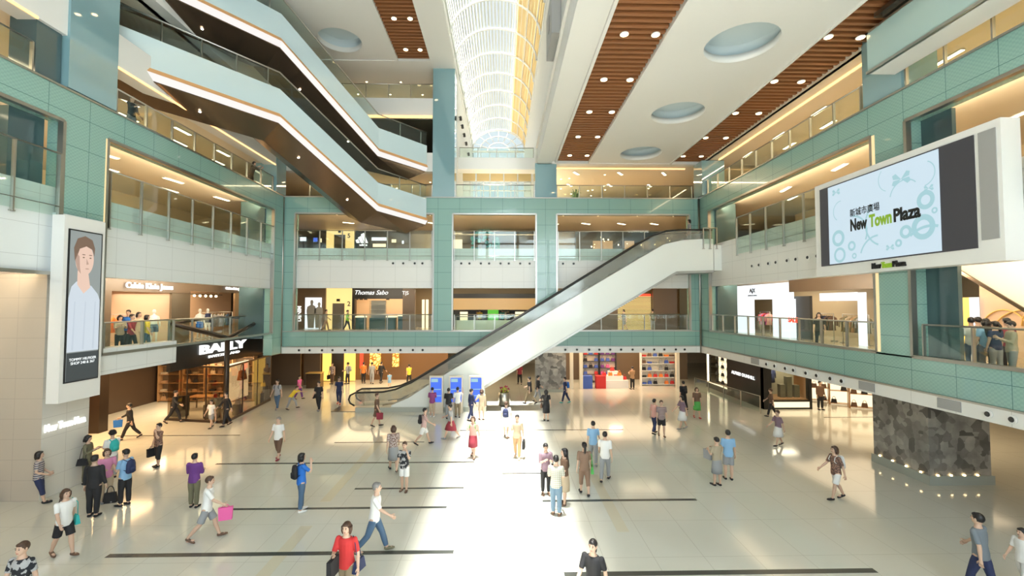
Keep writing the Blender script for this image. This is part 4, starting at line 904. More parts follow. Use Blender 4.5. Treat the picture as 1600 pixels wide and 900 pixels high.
# ------------------------------------------------------------------ shops behind the far galleries
def pp(name, label, cat, px0, py0, px1, py1, Y, m_, d=.12, zmin=None, st=False):
    z0 = Z(py1, Y); z0 = max(z0, zmin) if zmin is not None else z0
    b = MB().box(0, 0, 0, X(px1, Y) - X(px0, Y), d, Z(py0, Y) - z0); o = b.build(name, m_, None, (X(px0, Y), Y, z0))
    return struct(o) if st else tag(o, label, cat)
Y1 = 37.5
struct(MB().box(X(455, 44), 42, 4, X(1100, 44), 42.1, 7.5).build('wall_shops_level_one', 'tan_wall'))
pp('wall_far_one', '', '', 452, 440, 511, 530, Y1, 'brown', .3, 4, True)
lp = pp('lit_poster', 'black and white lit fashion poster of two bare-chested figures beside the lift lobby', 'poster', 480, 465, 505, 515, Y1 - .1, 'white_lit', .05, 4.02)
b = MB()
for x_, s_ in ((.55, 1.0), (1.15, .92)):
    b.prism([(x_ + .19 * s_ * math.cos(t), -.01, 1.9 * s_ + .15 * s_ * math.sin(t)) if False else (x_ + dx * s_, -.01, dz * s_) for t, dx, dz in [(0, -.3, .05), (0, -.36, .9), (0, -.42, 1.5), (0, -.36, 1.82), (0, -.1, 1.95), (0, -.1, 2.05), (0, -.14, 2.2), (0, -.08, 2.36), (0, .08, 2.36), (0, .14, 2.2), (0, .1, 2.05), (0, .1, 1.95), (0, .3, 1.85), (0, .34, 1.5), (0, .24, .9), (0, .2, .05)]], (0, .005, 0))
b.build('poster_figures', 'grey', lp)
b = MB()
for k_, (x_, z_) in enumerate(((.0, 0),)): pass
ls = xf(text_mb('DENIM', .42, .01, .01), facing((0, 0, 0), (0, 0, 1), (-1, 0, 0))); tag(ls.build('vertical_sign', 'sign_white', None, (X(472, Y1) , Y1 - .05, Z(490, Y1))), 'white vertical lettering on the brown panel beside the lit poster', 'sign')
pp('wall_lift_lobby', '', '', 511, 440, 552, 530, Y1 + .2, 'yellow_lit', .2, 4, True)
pp('lift_door', 'brown lift door in the glowing yellow lobby, first level', 'lift', 522, 474, 540, 520, Y1 + .1, 'dark_steel', .1, 4)
pp('floor_indicator', 'small dark indicator above the first-level lift door', 'indicator', 528, 467, 533, 471, Y1 + .1, 'black', .08)
xf(text_mb('2', .55, .01), facing((0, 0, 0), BK)); tag(xf(text_mb('2', .55, .01, .01), facing((0, 0, 0), BK)).build('floor_number', 'charcoal', None, (X(546, Y1), Y1 + .17, Z(475, Y1))), 'dark number 2 on the yellow wall beside the first-level lift', 'sign')
pp('wall_far_two', '', '', 552, 440, 556, 530, Y1 - .2, 'black', .5, 4, True)
t = pp('shop_fascia', 'black fascia of the jewellery shop with white script lettering', 'sign', 556, 440, 630, 467, 36.5, 'black', .3)
xf(text_mb('Thomas Sabo', .5, .01, .0, 1.0, shear=.35), facing((1.3, -.02, .5), BK)).build('script_lettering', 'sign_white', t)
struct(MB().box(X(556, 40), 40, 4, X(650, 40), 40.1, 7).build('wall_jewellery_shop', 'peach'))
pp('wall_far_three', '', '', 630, 440, 649, 530, 36.4, 'brown', .3, 4, True)
tag(xf(text_mb('T|S', .4, .01), facing((0, 0, 0), BK)).build('shop_mark', 'sign_white', None, (X(634, 36.3), 36.35, Z(458, 36.3))), 'small white monogram on the brown wall by the jewellery shop', 'sign')
wd = thing('showcase', 'tall glass jewellery showcase in the middle of the lit shop', 'showcase', (X(591, 37.5), 37.5, 4))
MB().box(-.65, 0, 0, .65, .5, .9).build('base', 'teal_dark', wd); MB().box(-.62, .4, .9, .62, .48, 2.35).build('back', 'grey', wd); MB().box(-.65, 0, .9, .65, .5, 2.35).build('glass_box', 'shop_glass', wd)
for z_ in (1.25, 1.6, 1.95):
    MB().box(-.6, .05, z_, .6, .38, z_ + .02).build('shelf', 'white', wd)
for px, h_, nm in ((566, .95, 'farthest left'), (613, .95, 'beside the tall showcase'), (631, 1.05, 'nearest the corridor')):
    t = thing('display_counter', 'dark teal jewellery counter with a lit top, %s' % nm, 'counter', (X(px, 37.2), 37.2, 4)); MB().box(-.38, -.2, 0, .38, .3, h_).build('body', 'teal_dark', t); MB().box(-.4, -.22, h_, .4, .32, h_ + .12).build('glass_top', 'lit_case', t)
for px in (559, 566, 573, 607): tag(MB().loft([(0, 0, 0), (0, 0, .1), (0, 0, .22)], [.16, .14, .03], 10).cyl((0, 0, .2), (0, 0, 1.1), .01).build('pendant_lamp', 'charcoal', None, (X(px, 38), 38, 6.4)), 'small dark lamp hanging in the jewellery shop', 'lamp', 'dark lamps of the jewellery shop')
area('shop_lamp', (X(600, 38), 38.5, 7.2), 4, 2, 90, WARM); area('shop_lamp', (X(530, 36), 36, 7.3), 2, 1, 40, (1, .75, .4)); area('shop_lamp', (X(665, 38), 38.5, 7.2), 1.5, 3, 50, WARM)
for k_, px in enumerate((662, 668)): pp('shop_window', 'bright warm corridor window %s' % ('beside the jewellery shop', 'next to the teal pillar')[k_], 'window', px - 2, 468, px + 2, 512, 39, 'lit_case', .05, 4.0)
# middle opening, first level
struct(MB().box(X(700, 36), 35.5, Z(484, 35.5), X(845, 36), 35.8, Z(466, 35.5)).build('wall_gold_soffit', 'gold_wall')); struct(MB().box(X(700, 41), 41, 4, X(845, 41), 41.1, 7).build('wall_far_four', 'black'))
pp('glowing_wall', 'bright green glass panel at the far end of the middle opening', 'panel', 762, 484, 779, 511, 40.8, 'green_lit', .05, 4.05)
for px, w_, m_, nm in ((725, 12, 'lit_case', 'leftmost'), (748, 8, 'warm_wood', 'left of the green panel'), (790, 8, 'cream', 'right of the green panel'), (812, 14, 'lit_case', 'rightmost')): pp('shop_window', 'far warm shop window in the middle opening, %s' % nm, 'window', px - w_ / 2, 487, px + w_ / 2, 511, 40.9, m_, .05, 4.0)
railing('second glass railing deep inside the middle opening of the far wall', (X(712, 33), 33), (X(836, 33), 33), 4.1, 5.1, 4.0)
bxo('white_parapet', 'white parapet in the middle of the far first-level bridge', 'parapet', X(712, 33.4), 33.2, 4, X(836, 33.4), 33.35, 4.85, 'white')
# right opening, first level
pp('wall_far_five', '', '', 872, 440, 966, 530, 36, 'brown', .3, 4, True); pp('wall_far_six', '', '', 1022, 440, 1060, 530, 36, 'brown', .3, 4, True)
sh = thing('slatted_shutter', 'glowing slatted shutter of a closed shop under a red running sign', 'shutter', (X(966, 36.6), 36.6, 4))
wS = X(1020, 36.6) - X(966, 36.6)
MB().box(0, .2, 0, wS, .25, 2.7).build('light_panel', 'yellow_lit', sh); b = MB()
for k_ in range(24): b.box(0, 0, .05 + k_ * .11, wS, .05, .1 + k_ * .11)
b.build('slats', 'bronze', sh)
pp('running_sign', 'red running letter sign above the slatted shutter', 'sign', 998, 459, 1018, 463, 36.55, 'red_lit', .05)
struct(MB().box(X(1060, 39), 38.4, 4, X(1100, 39), 38.5, 7.4).build('wall_far_seven', 'olive_wall')); area('shop_lamp', (X(1000, 33), 33, 7.3), 3, 2, 40, WARM)
# second level behind the far wall: dark sports shops, lift, big ornament
Y2 = 37.0
pp('wall_far_eight', '', '', 455, 352, 511, 400, Y2, 'black', .2, 9.45, True)
for k_, (px, m_, w_) in enumerate(((475, 'white_lit', 9), (494, 'blue_lit', 6), (502, 'lit_case', 3))): pp('shop_screen', ('white glowing shelf sign', 'small blue glowing screen', 'tiny warm glowing shelf')[k_] + ' in the dark far left shop of the second level', 'screen', px - w_ / 2, 371 + k_, px + w_ / 2, 377 + k_, Y2 - .1, m_, .05)
pp('wall_lift_two', '', '', 511, 350, 553, 400, Y2, 'yellow_lit', .2, 9.45, True); pp('lift_door', 'brown lift door in the glowing yellow lobby, second level', 'lift', 523, 367, 540, 400, Y2 - .12, 'dark_steel', .1, 9.46)
pp('floor_indicator', 'small dark indicator above the second-level lift door', 'indicator', 529, 361, 533, 364, Y2 - .1, 'black', .08)
tag(xf(text_mb('5', .5, .01, .012), facing((0, 0, 0), BK)).build('floor_number', 'charcoal', None, (X(546, Y2), Y2 - .03, Z(369, Y2))), 'dark number 5 on the yellow wall beside the second-level lift', 'sign')
pp('wall_far_nine', '', '', 556, 350, 640, 400, Y2, 'black', .2, 9.45, True)
# three-bar mountain mark on the black shop front
ad = thing('brand_mark', 'white three-striped mountain mark on the black sports shopfront', 'sign', (X(567, Y2), Y2 - .03, Z(380, Y2)))
for k_, h_ in enumerate((.34, .58, .84)):
    x0 = -.5 + k_ * .34; MB().prism([(x0, 0, 0), (x0 + .26, 0, 0), (x0 + .26 - h_ * 0 - .0, 0, h_ * .45), (x0 + .03 - h_ * .16, 0, h_)] if False else [(x0 + .02, 0, 0), (x0 + .28, 0, 0), (x0 + .28 - .0, 0, .0), (x0 + .28 - h_ * .42, 0, h_), (x0 + .02 - h_ * .42 + (.0), 0, h_ - .14), (x0 - h_ * .12, 0, .2)], (0, .01, 0)).build('stripe', 'sign_white', ad)
xf(text_mb('adidas', .26, .01, .006), facing((.08, 0, -.16), BK)).build('lettering', 'sign_white', ad)
for px0, px1, y_, m_ in ((581, 604, 374, 'white_lit'), (583, 603, 384, 'lit_case'), (612, 619, 377, 'lit_case'), (628, 631, 379, 'white_lit')): pp('shop_screen', 'glowing display %s in the dark sports shop' % {581: 'strip at eye height', 583: 'shelf with warm light', 612: 'niche of orange light', 628: 'small white figure light'}[px0], 'display', px0, y_ - 3, px1, y_ + 2, Y2 - .1, m_, .05)
pp('wall_far_ten', '', '', 640, 350, 690, 400, 39, 'cream', .2, 9.45, True)
# ornament in the middle opening
orn = thing('hanging_ornament', 'large round turquoise hanging decoration in the middle opening, second level', 'decoration', (X(757, 37), 37, 9.9))
b = MB(); random.seed(12)
for k_ in range(70):
    a, e_ = random.uniform(0, 2 * PI), random.uniform(-1.2, 1.4); p = Vector((1.15 * math.cos(a) * math.cos(e_), .5 * math.sin(a) * math.cos(e_), 1.1 + 1.1 * math.sin(e_))); b.ball(p, random.uniform(.12, .22), 6, 4)
b.build('petals', 'ornament_teal', orn, kind='stuff'); MB().cyl((0, 0, 0), (0, 0, 1.1), .25, 10).cyl((0, 0, 1.1), (0, 0, 2.19), .03).build('stem', 'steel', orn)
pp('green_banner', 'green banner beside the turquoise decoration', 'banner', 770, 366, 781, 400, 38, 'c_green', .1, 9.46); pp('wall_far_eleven', '', '', 705, 356, 722, 400, 38.5, 'lit_case', .1, 9.45, True); pp('wall_far_twelve', '', '', 722, 350, 845, 400, 41, 'tan_wall', .1, 9.45, True)
struct(MB().box(X(705, 41), 36, 11.6, X(845, 41), 41, 11.7).build('ceiling_cove', 'cream'))
# right opening second level
pp('wall_far_thirteen', '', '', 900, 357, 1080, 400, Y2, 'black', .2, 9.45, True); pp('wall_far_fourteen', '', '', 872, 350, 905, 400, 38, 'tan_wall', .2, 9.45, True)
tag(xf(text_mb('CONVERSE', .36, .01, .01), facing((0, 0, 0), BK)).build('name_lettering', 'sign_white', None, (X(999, Y2), Y2 - .03, Z(359.5, Y2))), 'white shop lettering on the dark far right shop, second level', 'sign')
PW = MB().box(-.4, 0, 0, .4, .05, 1.4).build('shop_window', 'case_dim', None, (X(935, Y2), Y2 - .08, 9.9)); tag(PW, 'dim warm window of the dark far right shop, second level', 'window', 'dim windows of the dark shop')
for px in (951, 985, 1012, 1035): c = PW.copy(); COL.objects.link(c); c.location.x = X(px, Y2)
PL_ = MB().ball((0, 0, 0), .05, 8, 5).build('shop_spotlight', 'lamp_warm', None, (X(930, 36.95), 36.96, 11)); tag(PL_, 'pin-sized warm spotlight in the dark far right shop', 'lamp', 'pin lights of the dark far shop')
random.seed(21)
for _ in range(22): c = PL_.copy(); COL.objects.link(c); c.location = (X(random.uniform(925, 1050), 36.95), 36.96, random.uniform(10.3, 11.7))
# third level: red shop sign, window displays
t = pp('shop_sign', 'white RESS lettering on a red sign at the far left, third level', 'sign', 458, 291, 482, 299, 34, 'brown', .1)
xf(text_mb('XPRESS', .4, .01, .01), facing((.62, -.02, .2), BK)).build('lettering', 'sign_white', t); MB().box(.95, -.03, .0, 1.15, 0, .35).build('red_mark', 'red_lit', t)
pp('wall_third_left', '', '', 455, 262, 680, 308, 38, 'tan_wall', .2, 12.6, True); pp('wall_third_right', '', '', 872, 262, 1100, 308, 38, 'tan_wall', .2, 12.6, True)
pp('lit_display', 'long white lit display behind the far right third-level railing', 'display', 925, 289, 970, 303, 37.8, 'white_lit', .05)
for px, h_ in ((900, 1.5), (914, 1.2)):
    t = thing('potted_plant', 'dark leafy potted plant behind the far third-level railing, %s' % ('the taller one' if h_ > 1.3 else 'the shorter one'), 'plant', (X(px, 31), 31 + (px - 900) * .07, 12.6)); MB().loft([(0, 0, 0), (0, 0, .4)], [.18, .25], 12).build('pot', 'charcoal', t)
    b = MB()
    for k_ in range(30):
        a = random.uniform(0, 2 * PI); r = random.uniform(.1, .5); c, s_ = math.cos(a), math.sin(a); z_ = h_ * random.uniform(.6, 1); b.poly([(0, 0, .38), (r * c * .6 + .07 * s_, r * s_ * .6 - .07 * c, z_), (r * c, r * s_, z_ * .95), (r * c * .6 - .07 * s_, r * s_ * .6 + .07 * c, z_)])
    b.build('foliage', 'leaf', t, kind='stuff')
# fifth level ceiling lamps are downlights above; dark back walls
pp('wall_fifth', '', '', 445, 100, 700, 180, 40, 'olive_wall', .2, 19.1, True)

# ------------------------------------------------------------------ jeans shops of the left first level
xj = -17.2
def lw(name, label, cat, y0, y1, z0, z1, m_, x=xj, d=.12, st=False):
    o = MB().box(-d, 0, 0, 0, y1 - y0, z1 - z0).build(name, m_, None, (x, y0, z0)); return struct(o) if st else tag(o, label, cat)
def YL(px, x=xj): return x * 700 / (px - 785)
lw('wall_jeans_fascia', '', '', 15, YL(305), 6.6, 7.5, 'brown', st=True); lw('wall_jeans_fascia', '', '', YL(305), 33, 6.75, 7.5, 'brown', st=True)
lw('wall_jeans_end', '', '', 15, YL(186), 4, 6.6, 'brown', st=True)
lw('metal_panel', 'brushed bronze wall panel between the two jeans shops', 'panel', YL(277), YL(305), 4, 6.62, 'steel_warm'); lw('metal_panel', 'ribbed brown metal wall panel at the far end of the jeans shops', 'panel', YL(373), YL(400), 4, 6.75, 'steel_warm')
lw('glowing_niche', 'tall peach glowing panel at the far end of the jeans shops', 'light panel', YL(402), YL(409), 4, 6.74, 'lit_case'); lw('wall_jeans_corner', '', '', YL(410), 36, 4, 7.5, 'dark_blue_glass', st=True)
struct(MB().box(-21.6, 15, 4, -21.5, 36, 7.5).build('wall_jeans_back', 'peach')); struct(MB().box(-21.5, YL(295), 4, xj - .12, YL(295) + .1, 7.5).build('wall_jeans_divider', 'peach'))
sg = lambda body, px, size, z, sx, lab: tag(xf(text_fit(body, size, sx, .03, .012), facing((0, 0, 0), LF)).build('name_lettering', 'sign_white', None, (xj + .06, YL(px), z)), lab, 'sign')
sg('Calvin Klein Jeans', 243, 2.9, 6.86, .36, 'large glowing white lettering over the nearer jeans shop'); sg('Calvin Klein Jeans', 371, 1.9, 7.0, .22, 'small glowing white lettering over the farther jeans shop')
lw('wall_screen', 'dark framed picture screen hanging in the nearer jeans shop window', 'screen', YL(189), YL(213), 5.75, 6.5, 'grey', x=-19); lw('light_strip', 'yellow light strip below the picture screen in the jeans shop', 'light', YL(190), YL(212), 5.68, 5.75, 'amber_lit', x=-18.99)
lw('shop_window', 'blue-white bright window deep in the nearer jeans shop', 'window', 24.6, 25.4, 5.0, 6.3, 'white_lit', x=-21.4); lw('clothes_wall', 'dark display wall with clothes at the back of the nearer jeans shop', 'display wall', 26.4, 28.2, 4, 6.4, 'brown', x=-21.3)
def rack(label, x, y, z, rz, n, cols, where, L=1.4):
    t = thing('clothes_rack', label, 'clothes rack', (x, y, z), rz)
    for s_ in (-L / 2, L / 2): MB().cyl((s_, 0, 0), (s_, 0, 1.5), .02, 6).box(s_ - .02, -.2, 0, s_ + .02, .2, .03).build('upright', 'steel', t)
    MB().cyl((-L / 2, 0, 1.5), (L / 2, 0, 1.5), .018, 6).build('rail', 'steel', t)
    for k_ in range(n):
        c_ = random.choice(cols); u = -L / 2 + .12 + (L - .24) * k_ / (n - 1); nm = CN.get(c_, c_)
        place('garment', c_, '%s garment hanging on %s' % (nm, where), 'garment', '%s garments on %s' % (nm, where), (x + u * math.cos(rz), y + u * math.sin(rz), z + 1.38), rz + R(90))
random.seed(17)
rack('rack of dark clothes in the nearer jeans shop', -19.5, 23.2, 4, R(20), 7, ['blackc', 'denim', 'orange', 'brownc'], 'the rack of the nearer jeans shop')
rack('rack of clothes at the back of the farther jeans shop', -19.6, 31.5, 4, R(0), 9, ['blackc', 'denim', 'beige', 'olivec'], 'the rack of the farther jeans shop', 1.8)
rack('second rack in the farther jeans shop, closer to the glass', -18.6, 29.2, 4, R(60), 6, ['blackc', 'yellow', 'greyc'], 'the front rack of the farther jeans shop')
tr_ = tag(MB().box(-.03, 0, 0, .03, 4.4, .04).box(-.01, .3, 0, .01, .32, .95).box(-.01, 4.0, 0, .01, 4.02, .95).build('lighting_track', 'charcoal', None, (-18.15, 25.0, 6.6)), 'dark lighting track hung from the ceiling of the farther jeans shop', 'lamp track')
P_ = MB().ball((0, 0, 0), .07, 8, 5).build('track_spotlight', 'lamp_warm', None, (-18.15, 25.3, 6.53)); tag(P_, 'small bright track spotlight inside the farther jeans shop', 'lamp', 'track spotlights of the jeans shop')
for k_ in range(1, 8): c = P_.copy(); COL.objects.link(c); c.location = (-18.15, 25.3 + .5 * k_, 6.53)
area('shop_lamp', (-19.4, 29, 7.2), 3, 5, 150, WARM); area('shop_lamp', (-19.4, 22.5, 6.6), 3, 4, 100, CREAM)
# third and second level outer walls on the left, right shops
struct(MB().box(-21, 5, 9.45, -20.9, 40, 12.15).build('wall_second_left', 'tan_wall')); struct(MB().box(-21, 5, 12.6, -20.9, 40, 14.5).build('wall_third_left', 'tan_wall')); struct(MB().box(-21, 5, 15.6, -20.9, 40, 17.9).build('wall_fourth_left', 'olive_wall'))
struct(MB().box(20, 3, 9.45, 20.1, 30, 12.15).build('wall_second_right', 'tan_wall')); struct(MB().box(20, 3, 12.6, 20.1, 30, 14.95).build('wall_third_right', 'tan_wall'))
# right first level: white lit shop front and clothes shop
xr = 17.2
def YR(px, x=xr): return x * 700 / (px - 785)
def rw(name, label, cat, px0, px1, z0, z1, m_, x=xr, d=.15, st=False):
    y0, y1 = YR(px1, x), YR(px0, x); o = MB().box(0, 0, 0, d, y1 - y0, z1 - z0).build(name, m_, None, (x, y0, z0)); return struct(o) if st else tag(o, label, cat)
ax = thing('shopfront', 'white glowing portal of the clothes shop with black A|X letters, first level right', 'shop', (xr, YR(1239), 4))
yA, yB = 0, YR(1152) - YR(1239)
MB().box(0, 0, 2.35, .3, yB, 3.35).build('lintel', 'white_lit', ax); MB().box(0, 0, 0, .5, YR(1212) - YR(1239), 2.35).build('pier', 'white_lit', ax); MB().box(0, yB - (YR(1152) - YR(1172)), 0, .5, yB, 2.35).build('pier', 'white_lit', ax)
xf(text_mb('A|X', .42, .02, .0), facing((-.03, yB * .62, 2.95), RT)).build('mark', 'black', ax); xf(text_mb('ARMANI EXCHANGE', .12, .01), facing((-.03, yB * .62, 2.62), RT)).build('small_lettering', 'black', ax)
rw('wall_shop_right', '', '', 1130, 1152, 4, 7.4, 'dark_blue_glass', st=True); rw('wall_shop_right_back', '', '', 1120, 1420, 4, 7.5, 'tan_wall', x=21, st=True)
rw('wall_shop_right', '', '', 1239, 1400, 6.75, 7.5, 'brown', st=True)
for a_, b_, nm in ((1288, 1316, 'nearer the white portal'), (1317, 1348, 'beside the hanging coats')): rw('light_box', 'bright rectangular light box above the clothes shop window, %s' % nm, 'light box', a_, b_, 6.2, 6.62, 'white_lit', x=xr + .3, d=.05)
rw('metal_panel', 'dark panel in the clothes shop window left of the coats', 'panel', 1245, 1272, 4, 6.5, 'charcoal', x=xr + .4); rw('metal_panel', 'white glowing strip panel at the near end of the clothes shop', 'light panel', 1349, 1362, 4, 6.6, 'white_lit', x=xr + .3, d=.05)
rack('rack of red and pink clothes inside the white portal', 18.6, 31.4, 4, R(85), 9, ['red', 'salmon', 'pink', 'greyc', 'blackc'], 'the rack inside the white portal')
area('shop_lamp', (19, 29, 7.2), 2, 5, 120, CREAM)
rack('rack of beige and grey coats in the clothes shop window', 17.9, 22.4, 4, R(85), 9, ['beige', 'greyc', 'khaki', 'olivec', 'tan'], 'the coat rack in the window', 1.9)
rack('rack of dark clothes between the portal and the coats', 18.2, 24.9, 4, R(85), 8, ['blackc', 'navy', 'brownc'], 'the dark rack by the portal')
tag(xf(text_mb('SALE', .3, .01, .008), facing((0, 0, 0), RT)).build('sale_lettering', 'red_lit', None, (XR + .25, YR(1244, 12.75), 5.32)), 'red SALE lettering on the first-level railing glass', 'sign')
area('shop_lamp', (18.8, 19.5, 7.2), 2.5, 8, 110, CREAM)
# near right: sloping cream escalator underside and peach ornament wall
e2 = thing('escalator', 'cream underside of an escalator crossing behind the big screen', 'escalator', (15.2, 12.8, 5.9))
MB().prism([(0, 2.25, 1.58), (0, 1.9, 1.35), (0, -2.3, -1.59), (0, -2.3, 0), (0, -.1, 1.58)], (2.2, 0, 0)).build('casing', 'cream', e2)
MB().prism([(-.05, 1.9, 1.27), (-.05, -2.3, -1.67), (-.05, -2.3, -1.55), (-.05, 1.9, 1.39)], (2.3, 0, 0)).build('lower_edge', 'bronze', e2)
struct(MB().box(19.5, 3, 4, 19.6, 17.9, 7.5).build('wall_peach', 'peach'))
b = MB()
for cy, cz, r in ((15.5, 5.2, .9), (16.3, 4.6, 1.2), (17.0, 5.0, .8), (14.6, 4.7, 1.1)): b.loft([(19.45, cy + r * math.cos(PI * k / 14), cz + r * math.sin(PI * k / 14)) for k in range(15)], .03, 5, u=(1, 0, 0))
tag(b.build('wall_ornament', 'gold'), 'looping golden line ornament on the peach wall far right', 'ornament')
for px, m_ in ((1523, 'lit_case'), (1530, 'amber_lit'), (1545, 'white_lit')): y_ = 19.3 * 700 / (px - 785); tag(MB().box(0, 0, 0, .05, .35, 2.3).build('shop_window', m_, None, (19.3, y_, 4.0)), '%s shop window behind the crowd on the right first level' % {'lit_case': 'warm cream', 'amber_lit': 'amber', 'white_lit': 'white'}[m_], 'window')
area('shop_lamp', (17, 9, 7.3), 3, 5, 60, WARM)
# mannequins
def mannequin(label, loc, rz, shirt, shorts, h=1.75):
    t = thing('mannequin', label, 'mannequin', loc, rz); s_ = h / 1.75
    b = MB(); b.loft([(0, 0, z * s_) for z in (.82, .95, 1.05, 1.25, 1.4, 1.45, 1.52)], [(.13, .09), (.16, .1), (.12, .085), (.16, .1), (.17, .08), (.07, .06), (.05, .05)], 12, u=(1, 0, 0)); b.ball((0, 0, 1.63 * s_), (.085, .1, .12), 10, 8)
    for q_ in (-1, 1): b.loft([(q_ * .09, 0, .88), (q_ * .1, -.02, .5), (q_ * .11, 0, .06)], [.085, .055, .04], 8); b.loft([(q_ * .17, 0, 1.38), (q_ * .24, .02, 1.12), (q_ * .22, -.08, .88)], [.05, .04, .03], 8); b.ball((q_ * .11, -.06, .03), (.045, .11, .03), 8, 5)
    b.build('body', 'white', t)
    if shirt: MB().loft([(0, 0, z * s_) for z in (.9, 1.05, 1.25, 1.4, 1.46)], [(.175, .115), (.14, .1), (.175, .115), (.185, .095), (.08, .07)], 12, u=(1, 0, 0)).build('shirt', shirt, t)
    if shorts:
        b = MB(); b.loft([(0, 0, .8), (0, 0, .95), (0, 0, 1.02)], [(.17, .11), (.175, .115), (.14, .1)], 12, u=(1, 0, 0))
        for q_ in (-1, 1): b.loft([(q_ * .09, 0, .9), (q_ * .1, -.01, .6)], [.1, .1], 10)
        b.build('shorts', shorts, t)
    MB().cyl((0, 0, 0), (0, 0, .02), .22, 16).build('stand', 'steel', t)
mannequin('white mannequin in a white top in the nearer jeans shop window', (-17.6, YL(251, -17.6), 4.02), R(60), 'white', 'c_denim')
mannequin('mannequin with white shirt and royal blue shorts in the farther jeans shop', (-17.75, YL(320, -17.75), 4.02), R(60), 'c_whitec', 'c_royal')
mannequin('mannequin in a patterned dark top beside the blue shorts in the jeans shop', (-17.8, YL(332, -17.8), 4.02), R(60), 'c_navy', None)
mannequin('mannequin in black underwear at the far end of the jeans shops', (-16.5, YL(398, -16.5), 4.02), R(60), None, 'c_blackc')

P_ = MB().cyl((0, 0, 0), (.14, 0, -.05), .03, 6).cyl((.14, -.1, -.02), (.14, .12, -.16), .08, 10, 0, .1).build('stage_spotlight', 'black', None, (-3.0, 30.2, 18.8)); tag(P_, 'small black spotlight fixed to the left wall of the vaulted light well', 'spotlight', 'black spotlights of the light well')
for y_ in (31.6, 33.2, 35, 37.5, 40.5): c = P_.copy(); COL.objects.link(c); c.location = (-3.0, y_, 18.8)
t = thing('equipment_housing', 'grey housing with a dark slot on the right wall of the light well', 'equipment box', (2.19, 17.4, 16.2))
MB().box(-.35, -1, 0, 0, 1, 1.7).build('casing', 'grey', t); MB().box(-.36, -.2, .6, -.35, .1, 1.2).build('slot', 'black', t)
# ------------------------------------------------------------------ people
def pat(name, kind, c1, c2, sc=24, rough=.8):
    m = mat('c_' + name, c1, rough); tc = nd(m, 'ShaderNodeTexCoord')
    if kind == 'stripe':
        w = nd(m, 'ShaderNodeTexWave', bands_direction='Z'); w.inputs['Scale'].default_value = sc; lk(m, tc, 'Object', w, 'Vector'); src = (w, 1)
    elif kind == 'plaid':
        w = nd(m, 'ShaderNodeTexWave', bands_direction='Z'); w.inputs['Scale'].default_value = sc; lk(m, tc, 'Object', w, 'Vector')
        w2 = nd(m, 'ShaderNodeTexWave', bands_direction='X'); w2.inputs['Scale'].default_value = sc; lk(m, tc, 'Object', w2, 'Vector')
        a = nd(m, 'ShaderNodeMath', operation='MULTIPLY'); lk(m, w, 1, a, 0); lk(m, w2, 1, a, 1); src = (a, 0)
    else:
        w = nd(m, 'ShaderNodeTexNoise'); w.inputs['Scale'].default_value = sc; lk(m, tc, 'Object', w, 'Vector'); g = nd(m, 'ShaderNodeMath', operation='GREATER_THAN'); lk(m, w, 0, g, 0); g.inputs[1].default_value = .5; src = (g, 0)
    x = mixcol(m, src, c1, c2); lk(m, x, 2, bs(m), 'Base Color')
pat('navystripe', 'stripe', (.03, .04, .10), (.55, .50, .45), 5); pat('brownprint', 'spot', (.30, .17, .12), (.10, .06, .05), 30); pat('plaid', 'plaid', (.35, .35, .28), (.72, .72, .66), 6)
pat('redstripe', 'stripe', (.35, .10, .10), (.75, .65, .6), 6); pat('darkstripe', 'stripe', (.10, .04, .05), (.5, .42, .4), 5); pat('print', 'spot', (.015, .017, .022), (.4, .4, .4), 9); pat('floral', 'spot', (.5, .42, .38), (.2, .12, .1), 26)
mat('skin', (.60, .40, .29), .5); mat('skin_tan', (.48, .30, .20), .5); mat('eye_dark', (.02, .015, .012), .3); mat('lip', (.42, .17, .14), .5)
mat('hair_black', (.012, .010, .010), .45); mat('hair_brown', (.07, .035, .02), .5); mat('hair_grey', (.22, .21, .20), .6)

def remesh(mb, voxel):
    me = bpy.data.meshes.new('r'); me.from_pydata(mb.v, [], mb.f); ob = bpy.data.objects.new('r', me); COL.objects.link(ob)
    md = ob.modifiers.new('r', 'REMESH'); md.mode = 'VOXEL'; md.voxel_size = voxel
    sm = ob.modifiers.new('s', 'SMOOTH'); sm.iterations = 3; sm.factor = .5
    dg = bpy.context.evaluated_depsgraph_get(); dg.update()
    r = bpy.data.meshes.new_from_object(ob.evaluated_get(dg)); bpy.data.objects.remove(ob); bpy.data.meshes.remove(me)
    out = MB(); out.v = [tuple(v.co) for v in r.vertices]
    for p in r.polygons: out.face(p.vertices, 0, True)
    bpy.data.meshes.remove(r); return out

